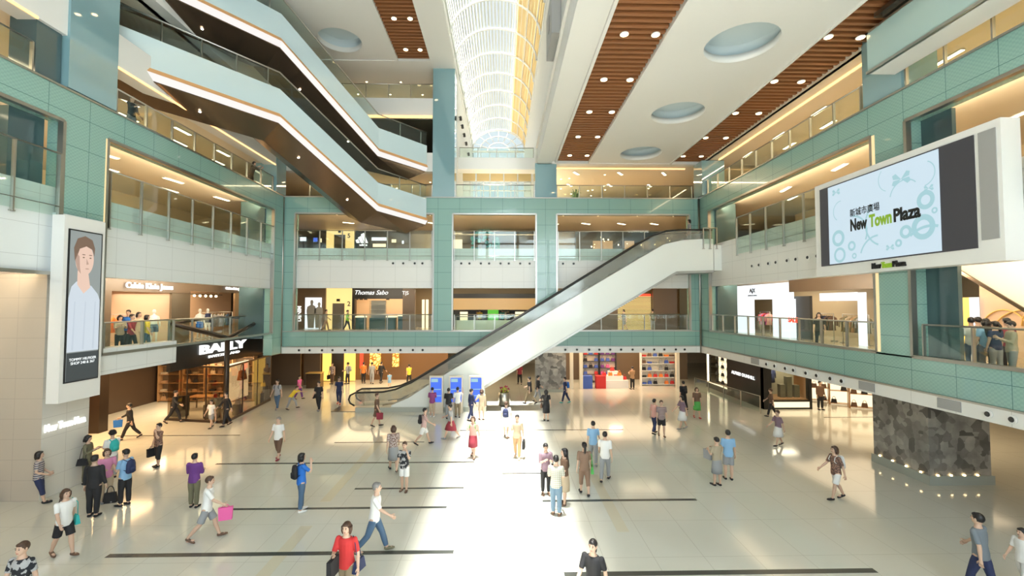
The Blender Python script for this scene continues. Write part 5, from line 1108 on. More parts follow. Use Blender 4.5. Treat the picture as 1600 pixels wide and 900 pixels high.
POSES = dict(
    stand=dict(l=(2, 2), r=(-2, 2), la=(0, 8, 12), ra=(2, 8, 12)),
    relaxed=dict(l=(8, 10), r=(-3, 0), la=(5, 10, 20), ra=(-4, 9, 18)),
    walk=dict(l=(18, 6), r=(-15, 14), la=(-22, 8, 14), ra=(24, 8, 22), lean=3),
    walk2=dict(l=(-15, 14), r=(18, 6), la=(24, 8, 22), ra=(-22, 8, 14), lean=3),
    stride=dict(l=(25, 8), r=(-20, 22), la=(-26, 8, 18), ra=(30, 8, 30), lean=5),
    step=dict(l=(12, 4), r=(-12, 12), la=(-10, 8, 14), ra=(12, 8, 16), lean=1),
    cross=dict(l=(10, 0), r=(14, 4), la=(2, 10, 55), ra=(0, 10, 62), cross=.04),
    phone=dict(l=(4, 4), r=(-3, 0), la=(12, 8, 105), ra=(12, 6, 112), nod=15),
    face=dict(l=(6, 6), r=(-4, 0), la=(0, 8, 14), ra=(45, 10, 130)),
    facel=dict(l=(6, 6), r=(-4, 0), la=(45, 10, 130), ra=(0, 8, 14)),
    folded=dict(l=(4, 4), r=(-2, 0), la=(8, 8, 90), ra=(8, 8, 90)),
    bent=dict(l=(40, 25), r=(-12, 12), la=(45, 10, 20), ra=(55, 8, 25), lean=38),
    hip=dict(l=(10, 10), r=(-4, 0), la=(-10, 35, 85), ra=(0, 8, 14)),
    wave=dict(l=(8, 6), r=(-6, 0), la=(0, 8, 14), ra=(60, 30, 110)),
    lean_rail=dict(l=(6, 4), r=(-4, 0), la=(50, 10, 60), ra=(50, 10, 60), lean=18))
def person(label, loc, H, yaw, top, bottom, shoe='blackc', hair='short', hcol='hair_black', pose='stand', bags=(), z=0, wid=1.0, skin='skin', group=None, vox=.017, turn=0):
    px, py = loc[:2]
    if z == 0 and py > 100: x, y = F(px, py); base = Vector((x, y, 0))
    else: base = Vector((px, py, z))
    P = POSES[pose]; lean = R(P.get('lean', 0)); V = Vector
    rt = thing('person', label, 'person', base, R(yaw), group)
    sp = V((0, math.sin(lean), math.cos(lean))); hip = V((0, 0, 0))
    T = lambda h: hip + sp * h * H
    J = {}
    for s_, k_ in ((-1, 'l'), (1, 'r')):
        p, kn = R(P[k_][0]), R(P[k_][1])
        h = V((s_ * .05 * H, 0, -.015 * H)); d1 = V((s_ * .03 - s_ * P.get('cross', 0) * 3, math.sin(p), -math.cos(p))).normalized(); d2 = V((-s_ * .01 - s_ * P.get('cross', 0), math.sin(p - kn), -math.cos(p - kn))).normalized()
        k = h + d1 * .235 * H; a = k + d2 * .225 * H; fp = min(0, (p - kn)) * .8
        J[k_] = (h, k, a, V((s_ * .12, math.cos(fp), math.sin(fp))).normalized())
        ap, ab, eb = [R(q_) for q_ in P[k_ + 'a']]
        ap += lean * .6
        sh = T(.285) + V((s_ * .103 * H * wid, 0, 0)); u = V((s_ * math.sin(ab), math.sin(ap) * math.cos(ab), -math.cos(ap) * math.cos(ab))).normalized()
        e = sh + u * .165 * H; f = V((s_ * math.sin(ab) - s_ * .55 * math.sin(eb) * (1 if eb > .8 else 0), math.sin(ap + eb), -math.cos(ap + eb))).normalized()
        J[k_ + 'a'] = (sh, e, e + f * .145 * H, f)
    # foot geometry and root height
    low = 1e9
    for k_ in 'lr':
        h, k, a, fd = J[k_]; low = min(low, a.z - .045 * H, (a + fd * .1 * H).z - .04 * H)
    off = V((0, 0, -low)); Q = lambda p: p + off
    neck0, headc = T(.335), T(.335) + V((0, math.sin(lean * .5), math.cos(lean * .5))) * .085 * H
    b = MB(); w = wid
    zs_ = [(-.05, .07, .055), (0, .092, .066), (.06, .083, .058), (.11, .074, .053), (.18, .086, .06), (.25, .096, .06), (.29, .085, .05), (.315, .045, .038), (.36, .03, .032)]
    b.loft([Q(T(a)) for a, _, _ in zs_], [(r1 * H * w, r2 * H * w) for _, r1, r2 in zs_], 14, u=(1, 0, 0))
    hp = Q(headc); tn = Matrix.Rotation(R(turn), 3, 'Z') @ Matrix.Rotation(-R(P.get('nod', 0)) - lean * .3, 3, 'X')
    b.loft([Q(T(.31)), hp - V((0, 0, .03 * H))], [.034 * H, .03 * H], 10)
    b.ball(hp, (.047 * H, .058 * H, .070 * H), 14, 10, rot=tn); b.ball(hp + tn @ V((0, .02 * H, -.035 * H)), (.034 * H, .038 * H, .034 * H), 10, 8, rot=tn)
    for k_ in 'lr':
        h, k, a, fd = J[k_]; m_ = k + (a - k) * .3 + V((0, -.008 * H, 0))
        b.loft([Q(h + V((0, 0, .03 * H))), Q(h + (k - h) * .35), Q(k), Q(m_), Q(a), Q(a - V((0, 0, .02 * H)))], [.054 * H * w, .05 * H * w, .033 * H * w, .034 * H * w, .021 * H, .02 * H], 10)
        b.ball(Q(a + fd * .045 * H - V((0, 0, .022 * H))), (.026 * H, .065 * H, .02 * H), 10, 6)
        sh, e, wr, f = J[k_ + 'a']
        b.ball(Q(sh), .034 * H * w, 10, 8); b.loft([Q(sh), Q(sh + (e - sh) * .5), Q(e), Q(e + (wr - e) * .3), Q(wr), Q(wr + f * .01 * H)], [.032 * H * w, .028 * H * w, .023 * H, .024 * H, .016 * H, .015 * H], 10)
    body = remesh(b, vox * H / 1.65)
    # hands, ears, nose, eyes, mouth
    for s_, k_ in ((-1, 'l'), (1, 'r')):
        sh, e, wr, f = J[k_ + 'a']; wr = Q(wr); side = V((0, 1, 0)); side = (side - f * side.dot(f)); side = side.normalized() if side.length > .2 else V((s_ * -1, 0, 0)); inn = f.cross(side) * (1 if (f.cross(side)).x * s_ < 0 else -1)
        body.loft([wr - f * .012 * H, wr + f * .012 * H, wr + f * .035 * H, wr + f * .055 * H], [(.015 * H, .012 * H), (.02 * H, .011 * H), (.024 * H, .011 * H), (.021 * H, .009 * H)], 8, u=side)
        for q_ in range(4):
            o = wr + f * .052 * H + side * (q_ - 1.5) * .0115 * H; L = (.036, .043, .041, .032)[q_ if True else 0] * H
            body.loft([o, o + f * L * .4 + inn * L * .08, o + f * L * .72 + inn * L * .3, o + f * L * .88 + inn * L * .6], [.0062 * H, .0058 * H, .0052 * H, .004 * H], 6)
        o = wr + f * .02 * H + side * .02 * H; body.loft([o, o + side * .016 * H + f * .014 * H + inn * .004 * H, o + side * .02 * H + f * .034 * H + inn * .01 * H], [.0075 * H, .0065 * H, .0045 * H], 6)
    for s_ in (-1, 1):
        body.ball(hp + tn @ V((s_ * .047 * H, 0, -.005 * H)), (.008 * H, .013 * H, .019 * H), 7, 5, rot=tn); body.ball(hp + tn @ V((s_ * .018 * H, .052 * H, .006 * H)), (.0075 * H, .005 * H, .0045 * H), 8, 5, 1, rot=tn)
        body.ball(hp + tn @ V((s_ * .019 * H, .0535 * H, .02 * H)), (.012 * H, .004 * H, .0028 * H), 7, 4, 1, rot=tn)
    body.hexa([hp + tn @ V(q_) * H for q_ in ((-.004, .054, .012), (.004, .054, .012), (.01, .054, -.018), (-.01, .054, -.018))], [hp + tn @ V(q_) * H for q_ in ((-.002, .058, .01), (.002, .058, .01), (.006, .071, -.016), (-.006, .071, -.016))])
    body.ball(hp + tn @ V((0, .053 * H, -.034 * H)), (.017 * H, .006 * H, .0055 * H), 8, 5, 2, rot=tn)
    body.build('body', [skin, 'eye_dark', 'lip'], rt)
    # hair
    if hair != 'bald':
        b = MB(); b.ball(hp + tn @ V((0, -.011 * H, .014 * H)), (.053 * H, .06 * H, .062 * H), 14, 10, rot=tn)
        b.ball(hp + tn @ V((0, .02 * H, .045 * H)), (.042 * H, .033 * H, .024 * H), 10, 6, rot=tn)
        if hair == 'curly':
            for q_ in range(26):
                a, e_ = 2.4 * q_, -.35 + 1.75 * q_ / 26; b.ball(hp + tn @ V((.055 * H * math.cos(a) * math.cos(e_), -.012 * H + .058 * H * math.sin(a) * math.cos(e_) if math.sin(a) < .6 else 0, .014 * H + .062 * H * math.sin(e_))), .02 * H, 6, 4)
        if hair in ('bob', 'long'):
            for s_ in (-1, 1): b.loft([hp + tn @ V((s_ * .046 * H, -.008 * H, .02 * H)), hp + tn @ V((s_ * .052 * H, -.01 * H, -.03 * H)), hp + tn @ V((s_ * .045 * H, -.012 * H, -.07 * H))], [(.02 * H, .04 * H), (.016 * H, .036 * H), (.01 * H, .025 * H)], 8, u=(1, 0, 0))
            b.loft([hp + tn @ V((0, -.04 * H, .02 * H)), hp + tn @ V((0, -.05 * H, -.04 * H)), hp + tn @ V((0, -.045 * H, -.08 * H))], [(.05 * H, .03 * H), (.05 * H, .022 * H), (.04 * H, .014 * H)], 10, u=(1, 0, 0))
        if hair == 'long': b.loft([hp + V((0, -.045 * H, -.05 * H)), Q(T(.28)) + V((0, -.062 * H, 0)), Q(T(.18)) + V((0, -.075 * H, 0)), Q(T(.13)) + V((0, -.07 * H, 0))], [(.048 * H, .022 * H), (.055 * H, .02 * H), (.045 * H, .018 * H), (.02 * H, .01 * H)], 10, u=(1, 0, 0))
        if hair == 'tail': b.loft([hp + V((0, -.065 * H, .02 * H)), hp + V((0, -.09 * H, -.02 * H)), hp + V((0, -.085 * H, -.1 * H)), hp + V((0, -.08 * H, -.14 * H))], [.018 * H, .024 * H, .02 * H, .006 * H], 8)
        if hair == 'bun': b.ball(hp + V((0, -.068 * H, .03 * H)), .03 * H, 10, 7)
        b.build('hair', hcol, rt)
    # clothes
    kind, bc = bottom; tcol, sl = top
    b = MB(); g = .011 * H; lo = -.03 if kind not in ('dress',) else 0
    tz = [(lo - .02, .094, .069), (0.02, .095, .07), (.06, .088, .064), (.11, .081, .06), (.18, .09, .065), (.25, .099, .065), (.29, .088, .055), (.312, .05, .042)]
    b.loft([Q(T(a)) for a, _, _ in tz], [(r1 * H * w + g * .7, r2 * H * w + g * .7) for _, r1, r2 in tz], 14, u=(1, 0, 0))
    for k_ in 'lr':
        sh, e, wr, f = J[k_ + 'a']; b.ball(Q(sh), .034 * H * w + g * .3, 10, 8)
        if sl <= .5: b.loft([Q(sh), Q(sh + (e - sh) * (.25 + sl * 1.2))], [.033 * H * w + g * .3, .028 * H * w + g * .5], 10)
        else: b.loft([Q(sh), Q(sh + (e - sh) * .5), Q(e), Q(e + (wr - e) * (sl * 2 - 1.02))], [.036 * H * w + g * .5, .031 * H * w + g * .5, .027 * H + g * .4, .021 * H + g * .4], 10)
    remesh(b, vox * H / 1.65).build('dress' if kind == 'dress' else 'shirt', 'c_' + tcol, rt)
    b = MB()
    if kind in ('pants', 'shorts', 'crop'):
        ext = dict(pants=1.93, shorts=.85, crop=1.45)[kind]
        b.loft([Q(T(a)) for a in (-.055, -.02, .02, .055)], [(.078 * H * w, .062 * H * w), (.092 * H * w, .068 * H * w), (.091 * H * w, .067 * H * w), (.08 * H * w, .058 * H * w)], 14, u=(1, 0, 0))
        for k_ in 'lr':
            h, k, a, fd = J[k_]; pts, rr = [h + V((0, 0, .0 * H)), h + (k - h) * .4], [.055 * H * w + g * .3, .053 * H * w + g * .4]
            if ext < 1: pts.append(h + (k - h) * ext); rr.append(.048 * H * w + g * .8)
            else:
                pts += [k, k + (a - k) * min(.5, (ext - 1) * .6), k + (a - k) * (ext - 1)]; rr += [.038 * H * w + g * .5, .037 * H * w + g * .5, (.03 if ext > 1.6 else .034) * H + g * .4]
            b.loft([Q(p) for p in pts], rr, 10)
        remesh(b, vox * H / 1.65).build({'pants': 'trousers', 'shorts': 'shorts', 'crop': 'cropped_trousers'}[kind], 'c_' + bc, rt)
    else:
        mid = (J['l'][1] + J['r'][1]) / 2; spread_ = abs(J['l'][1].y - J['r'][1].y) / 2
        b.loft([Q(T(.08)), Q(T(0)), Q(hip + (mid - hip) * .5), Q(hip + (mid - hip) * 1.02)], [(.088 * H * w, .065 * H * w), (.105 * H * w, .082 * H * w), (.112 * H * w, .09 * H + spread_ * .6), (.12 * H * w, .085 * H + spread_)], 16, u=(1, 0, 0))
        b.build('skirt', 'c_' + bc, rt)
    for k_ in 'lr':
        h, k, a, fd = J[k_]; b = MB(); up = V((0, 0, 1)); o = Q(a) - V((0, 0, .024 * H))
        b.loft([o - fd * .032 * H, o - fd * .015 * H, o + fd * .03 * H, o + fd * .08 * H, o + fd * .115 * H], [(.018 * H, .016 * H), (.026 * H, .024 * H), (.028 * H, .024 * H), (.031 * H, .018 * H), (.015 * H, .01 * H)], 10, u=(1, 0, 0))
        b.build('shoe', 'c_' + shoe, rt)
    # things carried: objects of their own
    mw = Matrix.Translation(base) @ Matrix.Rotation(R(yaw), 4, 'Z')
    for bg_ in bags:
        typ, col, bl = bg_
        if typ == 'backpack':
            c = Q(T(.19)) + V((0, -.115 * H, 0)); t = thing('backpack', bl, 'backpack', mw @ c, R(yaw)); bb = MB(); bb.loft([(0, 0, -.12 * H), (0, 0, -.1 * H), (0, 0, .04 * H), (0, 0, .1 * H), (0, 0, .12 * H)], [(.06 * H, .03 * H), (.085 * H, .048 * H), (.08 * H, .045 * H), (.06 * H, .035 * H), (.02 * H, .02 * H)], 12, u=(1, 0, 0)); bb.build('bag_body', 'c_' + col, t)
            MB().loft([(0, -.045 * H, -.1 * H), (0, -.045 * H, -.02 * H), (0, -.03 * H, 0)], [(.05 * H, .012 * H), (.055 * H, .016 * H), (.04 * H, .005 * H)], 8, u=(1, 0, 0)).build('front_pocket', 'c_' + col, t)
            for s_ in (-1, 1): MB().loft([(s_ * .05 * H, .03 * H, -.08 * H), (s_ * .075 * H, .11 * H, -.04 * H), (s_ * .075 * H, .19 * H, .03 * H), (s_ * .065 * H, .165 * H, .1 * H), (s_ * .05 * H, .11 * H, .125 * H), (s_ * .05 * H, .03 * H, .1 * H)], [(.011 * H, .005 * H)] * 6, 6, u=(1, 0, 0)).build('strap', 'c_' + col, t)
        elif typ in ('shoulder', 'shoulderl'):
            s_ = 1 if typ == 'shoulder' else -1; c = Q(T(.0)) + V((s_ * .15 * H * w, -.02 * H, 0)); t = thing('shoulder_bag', bl, 'bag', mw @ c, R(yaw + 80)); bb = bag_mb(.2 * H, .13 * H, .06 * H, .02); bb.v = [(v[0], v[1], v[2] - .09 * H) for v in bb.v]; bb.build('bag_body', 'c_' + col, t)
            top_ = Q(J['ra' if s_ > 0 else 'la'][0]) + V((-s_ * .02 * H, 0, .042 * H)) - c; rz_ = Matrix.Rotation(-R(80), 3, 'Z')
            MB().loft([rz_ @ V((0, .05 * H, .04 * H)), rz_ @ (top_ + V((s_ * .05 * H, .04 * H, -.08 * H))), rz_ @ top_, rz_ @ (top_ + V((s_ * .05 * H, -.04 * H, -.08 * H))), rz_ @ V((0, -.05 * H, .04 * H))], .006 * H, 5).build('strap', 'c_' + col, t)
        elif typ in ('carry', 'carryl'):
            wr = J['ra' if typ == 'carry' else 'la'][2] + J['ra' if typ == 'carry' else 'la'][3] * .05 * H; c = Q(wr); t = thing('carrier_bag', bl, 'bag', mw @ c, R(yaw + 90)); hh = min(.2 * H, c.z - .06)
            bb = MB(); bb.hexa([(-.09 * H, -.03 * H, -.04 - hh), (.09 * H, -.03 * H, -.04 - hh), (.09 * H, .03 * H, -.04 - hh), (-.09 * H, .03 * H, -.04 - hh)], [(-.1 * H, -.025 * H, -.05), (.1 * H, -.025 * H, -.05), (.1 * H, .025 * H, -.05), (-.1 * H, .025 * H, -.05)]); bb.build('bag_body', 'c_' + col, t)
            MB().loft([(-.06 * H, 0, -.05), (-.03 * H, 0, 0), (.03 * H, 0, 0), (.06 * H, 0, -.05)], .005 * H, 5).build('handle', 'c_' + col, t)
    return rt
BP, SH, SHL, CA, CL = 'backpack', 'shoulder', 'shoulderl', 'carry', 'carryl'
PP = [
 ('woman in a striped navy top and cropped trousers leaning by the pale stone pillar', (87, 776), 1.58, -60, ('navystripe', .4), ('crop', 'navy'), 'blackc', 'bob', 'hair_black', 'cross', ()),
 ('woman in a light green cardigan standing behind the suited man', (158, 746), 1.6, -70, ('olivec', .9), ('pants', 'olivec'), 'blackc', 'bob', 'hair_black', 'phone', ((SH, 'blackc', 'black shoulder bag of the woman in the green cardigan'),)),
 ('curly-haired woman in white holding a phone beside the pillar group', (194, 738), 1.62, 60, ('whitec', .5), ('pants', 'greyc'), 'blackc', 'curly', 'hair_black', 'phone', ((BP, 'teal', 'teal and dark red backpack of the curly-haired woman in white'),)),
 ('man in a black suit seen from behind, in the group near the pillar', (169, 795), 1.72, 12, ('blackc', .95), ('pants', 'blackc'), 'blackc', 'short', 'hair_black', 'stand', ()),
 ('woman in a pink top talking to the man in the black suit', (187, 774), 1.6, -130, ('pink_soft', .5), ('pants', 'beige'), 'greyc', 'bob', 'hair_brown', 'folded', ()),
 ('young man in a blue shirt and black trousers facing the suited man', (215, 779), 1.66, 80, ('skyblue', .4), ('pants', 'blackc'), 'blackc', 'short', 'hair_black', 'phone', ((BP, 'navy', 'dark blue backpack of the young man in the blue shirt'),)),
 ('dark-clothed walker with a bright blue bag near the leather shop', (220, 680), 1.62, 120, ('blackc', .9), ('pants', 'blackc'), 'blackc', 'short', 'hair_black', 'stride', ((CA, 'royal', 'bright blue bag of the dark-clothed walker'),)),
 ('woman in a brown patterned blouse scratching her neck, black bag in hand', (263, 721), 1.58, 160, ('brownprint', .4), ('crop', 'blackc'), 'blackc', 'short', 'hair_black', 'facel', ((CA, 'blackc', 'large black bag carried low by the woman in the brown blouse'),)),
 ('woman in a purple jumper and grey trousers seen from behind', (318, 783), 1.58, 5, ('purple', .9), ('pants', 'olivec'), 'blackc', 'short', 'hair_black', 'folded', ()),
 ('bending walker in a white shirt with a pink bag, left of the hall', (338, 831), 1.62, -70, ('whitec', .5), ('shorts', 'greyc'), 'brownc', 'short', 'hair_brown', 'stride', ((CA, 'pink', 'pink and dark bag carried by the walker in white'),)),
 ('woman in a white top with a turquoise bag, walking toward the front left', (127, 853), 1.58, -110, ('whitec', .4), ('shorts', 'blackc'), 'brownc', 'long', 'hair_brown', 'walk', ((SHL, 'teal', 'turquoise shoulder bag of the woman walking at the front left'),)),
 ('person in a dark shirt cut off by the picture edge, front left', (68, 966), 1.64, 180, ('print', .4), ('pants', 'navy'), 'blackc', 'short', 'hair_brown', 'step', ((CL, 'lime', 'lime green carrier bag at the front left'),)),
 ('passer-by in black just before the leather shop glass', (285, 656), 1.66, -80, ('blackc', .9), ('pants', 'blackc'), 'blackc', 'short', 'hair_black', 'stride', ()),
 ('child in a white shirt and grey shorts beside the glass corner', (341, 664), 1.35, 170, ('whitec', .4), ('shorts', 'greyc'), 'blackc', 'short', 'hair_black', 'step', ()),
 ('person in a pale blue top right behind the child in white', (352, 655), 1.5, -160, ('skyblue', .4), ('shorts', 'beige'), 'greyc', 'short', 'hair_black', 'walk2', ()),
 ('man in dark clothes passing the leather shop corner post', (364, 661), 1.66, 150, ('blackc', .9), ('pants', 'blackc'), 'blackc', 'short', 'hair_black', 'walk', ()),
 ('young man with a rucksack in a white and black top, at the far left corner', (440, 637), 1.7, 175, ('darkvest', .4), ('pants', 'denim'), 'greyc', 'short', 'hair_black', 'step', ((BP, 'blackc', 'black rucksack of the young man at the far left corner'),)),
 ('person in a yellow top bending over, next to the rucksack man', (461, 637), 1.45, -90, ('yellow', .5), ('pants', 'greyc'), 'blackc', 'short', 'hair_brown', 'bent', ()),
 ('person in a pink shirt walking behind the one in yellow', (473, 621), 1.5, -100, ('pink', .5), ('pants', 'purple'), 'blackc', 'short', 'hair_black', 'walk', ()),
 ('woman all in black walking toward the viewer before the amber lobby', (503, 639), 1.64, 175, ('blackc', .5), ('pants', 'blackc'), 'greyc', 'short', 'hair_black', 'step', ((SH, 'blackc', 'small black bag of the woman all in black'),)),
 ('person in dark navy overalls near the escalator foot', (534, 629), 1.62, -170, ('navy', .4), ('pants', 'navy'), 'redshoe', 'short', 'hair_black', 'step', ()),
 ('woman in an orange-red shirt and black trousers in the lobby', (571, 597), 1.6, 0, ('orange', .5), ('pants', 'blackc'), 'blackc', 'short', 'hair_black', 'stand', ()),
 ('person in a grey shirt with a cross-body bag in the lobby', (584, 598), 1.62, 10, ('greyc', .5), ('pants', 'greyc'), 'blackc', 'short', 'hair_black', 'step', ()),
 ('person in a dark shirt beside the grey-shirted one in the lobby', (598, 597), 1.62, -20, ('blackc', .8), ('pants', 'blackc'), 'blackc', 'short', 'hair_black', 'walk', ()),
 ('person in a yellow T-shirt walking at the back of the lobby', (641, 599), 1.5, 30, ('yellow', .4), ('pants', 'blackc'), 'blackc', 'short', 'hair_black', 'walk', ()),
 ('person in a patterned shirt with a black case before the lift doors', (523, 598), 1.6, 170, ('floral', .5), ('pants', 'brownc'), 'blackc', 'short', 'hair_black', 'stand', ((CA, 'blackc', 'black case held before the lift doors'),)),
 ('person with a grey bag on one shoulder before the right amber panel', (547, 598), 1.62, 80, ('greyc', .9), ('pants', 'blackc'), 'blackc', 'short', 'hair_black', 'hip', ((BP, 'greyc', 'grey rucksack before the right amber panel'),)),
 ('child in light blue in front of the lobby', (611, 604), 1.1, 20, ('skyblue', .4), ('shorts', 'skyblue'), 'whitec', 'short', 'hair_black', 'step', ()),
 ('person in a dark red top passing in front of the escalator', (592, 663), 1.62, -90, ('brownc', .5), ('shorts', 'brownc'), 'blackc', 'short', 'hair_brown', 'step', ((CA, 'darkred', 'dark red bag of the person passing the escalator'),)),
 ('elderly man in a white shirt and brown shorts walking toward the viewer', (443, 712), 1.62, 175, ('whitec', .4), ('crop', 'brownc'), 'darkred', 'short', 'hair_grey', 'step', ()),
 ('woman in a bright blue shirt touching her face, in the middle of the floor', (479, 790), 1.66, -50, ('royal', .45), ('pants', 'denim'), 'whitec', 'bob', 'hair_black', 'face', ((BP, 'blackc', 'black rucksack of the woman in the bright blue shirt'),)),
 ('person in a beige top and grey skirt walking away, behind the boy in black', (618, 731), 1.62, 20, ('floral', .5), ('skirt', 'greyc'), 'blackc', 'bob', 'hair_brown', 'walk', ()),
 ('boy in a black printed T-shirt and white shorts', (635, 761), 1.56, 175, ('print', .4), ('shorts', 'whitec'), 'brownc', 'short', 'hair_brown', 'facel', ()),
 ('person in a pink striped shirt striding, in front of the first kiosk', (664, 691), 1.58, -80, ('redstripe', .5), ('shorts', 'whitec'), 'blackc', 'short', 'hair_black', 'stride', ((BP, 'blackc', 'black rucksack of the striding person in pink stripes'),)),
 ('person in a purple shirt reading the first directory kiosk', (677, 649), 1.56, 0, ('plumc', .5), ('crop', 'beige'), 'whitec', 'short', 'hair_black', 'phone', ()),
 ('man in a white shirt using the middle directory kiosk', (716, 650), 1.6, 10, ('whitec', .5), ('pants', 'khaki'), 'blackc', 'short', 'hair_black', 'wave', ()),
 ('person in a black top beside the man at the middle kiosk', (702, 652), 1.6, 5, ('blackc', .5), ('pants', 'greyc'), 'blackc', 'short', 'hair_black', 'folded', ()),
 ('walker in a dark red skirt between the kiosks and the boy in black', (706, 683), 1.58, 80, ('greyc', .5), ('skirt', 'darkred'), 'greyc', 'short', 'hair_black', 'stride', ()),
 ('person in beige turned to the third directory kiosk', (753, 654), 1.58, 20, ('beige', .5), ('shorts', 'beige'), 'brownc', 'bob', 'hair_brown', 'hip', ()),
 ('person in dark navy close to the third directory kiosk', (737, 655), 1.62, -60, ('navy', .9), ('pants', 'navy'), 'blackc', 'short', 'hair_black', 'step', ()),
 ('woman in an orange-red dress with a green bag, centre of the floor', (740, 711), 1.6, 170, ('salmon', .4), ('skirt', 'darkred'), 'brownc', 'bob', 'hair_brown', 'walk', ((BP, 'green', 'bright green bag on the back of the woman in orange-red'),)),
 ('person in white with a dark rucksack seen from behind, near the planter', (791, 681), 1.6, -10, ('whitec', .4), ('shorts', 'whitec'), 'brownc', 'short', 'hair_brown', 'step', ((BP, 'navy', 'dark blue rucksack of the person near the planter'),)),
 ('man in beige carrying a dark bag, walking in the bright patch', (808, 713), 1.68, 170, ('beige', .5), ('pants', 'tan'), 'beige', 'short', 'hair_black', 'step', ((CL, 'blackc', 'dark bag of the man in beige'),)),
 ('woman in a black dress with a brown shoulder bag, seen from behind', (853, 656), 1.6, -5, ('blackc', .4), ('dress', 'blackc'), 'blackc', 'long', 'hair_black', 'hip', ((SHL, 'brownc', 'brown shoulder bag of the woman in the black dress'),)),
 ('man in a black shirt and khaki trousers walking by the mural', (828, 630), 1.66, 60, ('blackc', .5), ('pants', 'khaki'), 'blackc', 'short', 'hair_black', 'stride', ()),
 ('person in dark clothes walking just ahead of the mural', (840, 627), 1.62, -80, ('blackc', .8), ('pants', 'greyc'), 'blackc', 'short', 'hair_black', 'walk2', ()),
 ('person in a red top far behind the planter', (812, 600), 1.6, 10, ('darkred', .5), ('pants', 'blackc'), 'blackc', 'short', 'hair_black', 'step', ()),
 ('person with a bright blue bag walking by the mural edge', (883, 629), 1.58, 80, ('navy', .5), ('pants', 'navy'), 'teal', 'short', 'hair_black', 'walk', ((BP, 'royal', 'bright blue rucksack by the mural edge'),)),
 ('woman in a mauve shirt and black trousers facing the viewer, in the trio', (852, 768), 1.58, -170, ('plum', .6), ('pants', 'blackc'), 'brownc', 'short', 'hair_black', 'phone', ((SHL, 'blackc', 'black cross-body bag of the woman in mauve'),)),
 ('man in a checked shirt and jeans seen from behind, in the trio', (868, 800), 1.68, -15, ('plaid', .5), ('pants', 'denim_light'), 'brownc', 'short', 'hair_black', 'folded', ()),
 ('woman with long black hair and a dark top, in the trio', (881, 784), 1.66, 95, ('brownc', .5), ('skirt', 'beige'), 'brownc', 'long', 'hair_black', 'folded', ((SH, 'blackc', 'black bag of the long-haired woman'),)),
 ('woman in brown with a green bag, seen from behind', (912, 769), 1.62, 0, ('tanb', .5), ('crop', 'tanb'), 'blackc', 'tail', 'hair_black', 'step', ((SH, 'green', 'green bag on the right side of the woman in brown'),)),
 ('man in a white shirt and grey trousers walking beside the woman in brown', (944, 749), 1.66, -20, ('whitec', .5), ('pants', 'greyc'), 'blackc', 'short', 'hair_black', 'walk2', ()),
 ('person in a pale blue shirt ahead of the man in white', (926, 724), 1.62, -10, ('skyblue', .5), ('pants', 'greyc'), 'greyc', 'short', 'hair_black', 'walk', ()),
 ('person in a salmon top and dark jeans in the pair by the bag shop floor', (1022, 677), 1.6, -60, ('salmon', .5), ('pants', 'navy'), 'blackc', 'short', 'hair_black', 'step', ()),
 ('person in a dark striped top and black shorts in the pair', (1033, 681), 1.62, 170, ('darkstripe', .5), ('shorts', 'blackc'), 'brownc', 'short', 'hair_brown', 'step', ()),
 ('person in a purple top and white skirt walking near the menswear shop', (1066, 670), 1.6, 100, ('plum', .5), ('skirt', 'whitec'), 'greyc', 'bob', 'hair_black', 'walk', ()),
 ('person in dark clothes with white straps at the far right back', (1068, 640), 1.62, 10, ('blackc', .6), ('pants', 'blackc'), 'blackc', 'short', 'hair_black', 'step', ((BP, 'blackc', 'black rucksack at the far right back'),)),
 ('person in a green skirt and red leggings near the menswear shop', (1089, 653), 1.6, 175, ('brownc', .5), ('skirt', 'green'), 'redshoe', 'bob', 'hair_brown', 'step', ()),
 ('woman in a khaki dress holding a grey bag, beside the man in pale blue', (1119, 757), 1.58, 20, ('khaki_light', .4), ('skirt', 'greyc'), 'blackc', 'short', 'hair_black', 'phone', ((CL, 'greyc', 'grey cloth bag of the woman in khaki'),)),
 ('man in a pale blue shirt and grey shorts seen from behind', (1137, 748), 1.68, -10, ('skyblue', .5), ('shorts', 'greyc'), 'blackc', 'short', 'hair_black', 'stand', ()),
 ('person in a black dress cut off by the bottom edge', (925, 968), 1.6, 150, ('blackc', .5), ('dress', 'blackc'), 'blackc', 'tail', 'hair_black', 'walk', ((CA, 'darkred', 'dark pink bag at the bottom edge'),)),
 ('woman in a red shirt and khaki trousers walking toward the viewer', (549, 932), 1.64, 172, ('red', .5), ('pants', 'khaki'), 'blackc', 'bob', 'hair_brown', 'facer', ((SHL, 'navy', 'dark blue tote bag on the shoulder of the woman in red'), (CA, 'blackc', 'black handbag held by the woman in red'))),
 ('walker in a white shirt and jeans behind the woman in red', (590, 853), 1.7, -85, ('whitec', .5), ('pants', 'denim'), 'olivec', 'short', 'hair_grey', 'stride', ()),
 ('small walker in a grey-white dress under the right teal wall', (1217, 697), 1.5, 100, ('plum', .5), ('skirt', 'whitec'), 'blackc', 'short', 'hair_brown', 'walk', ()),
 ('small dark walker before the menswear window', (1207, 652), 1.5, 60, ('brownc', .6), ('pants', 'blackc'), 'blackc', 'short', 'hair_brown', 'walk', ()),
 ('woman in a brown top and white shorts walking near the marbled block', (1307, 780), 1.62, 90, ('brownprint', .5), ('shorts', 'whitec'), 'blackc', 'bob', 'hair_brown', 'walk', ((BP, 'whitec', 'white bag of the woman near the marbled block'),)),
 ('man in a grey-blue shirt and navy trousers at the bottom right corner', (1534, 932), 1.68, 20, ('slate', .5), ('pants', 'navy'), 'blackc', 'short', 'hair_black', 'walk', ()),
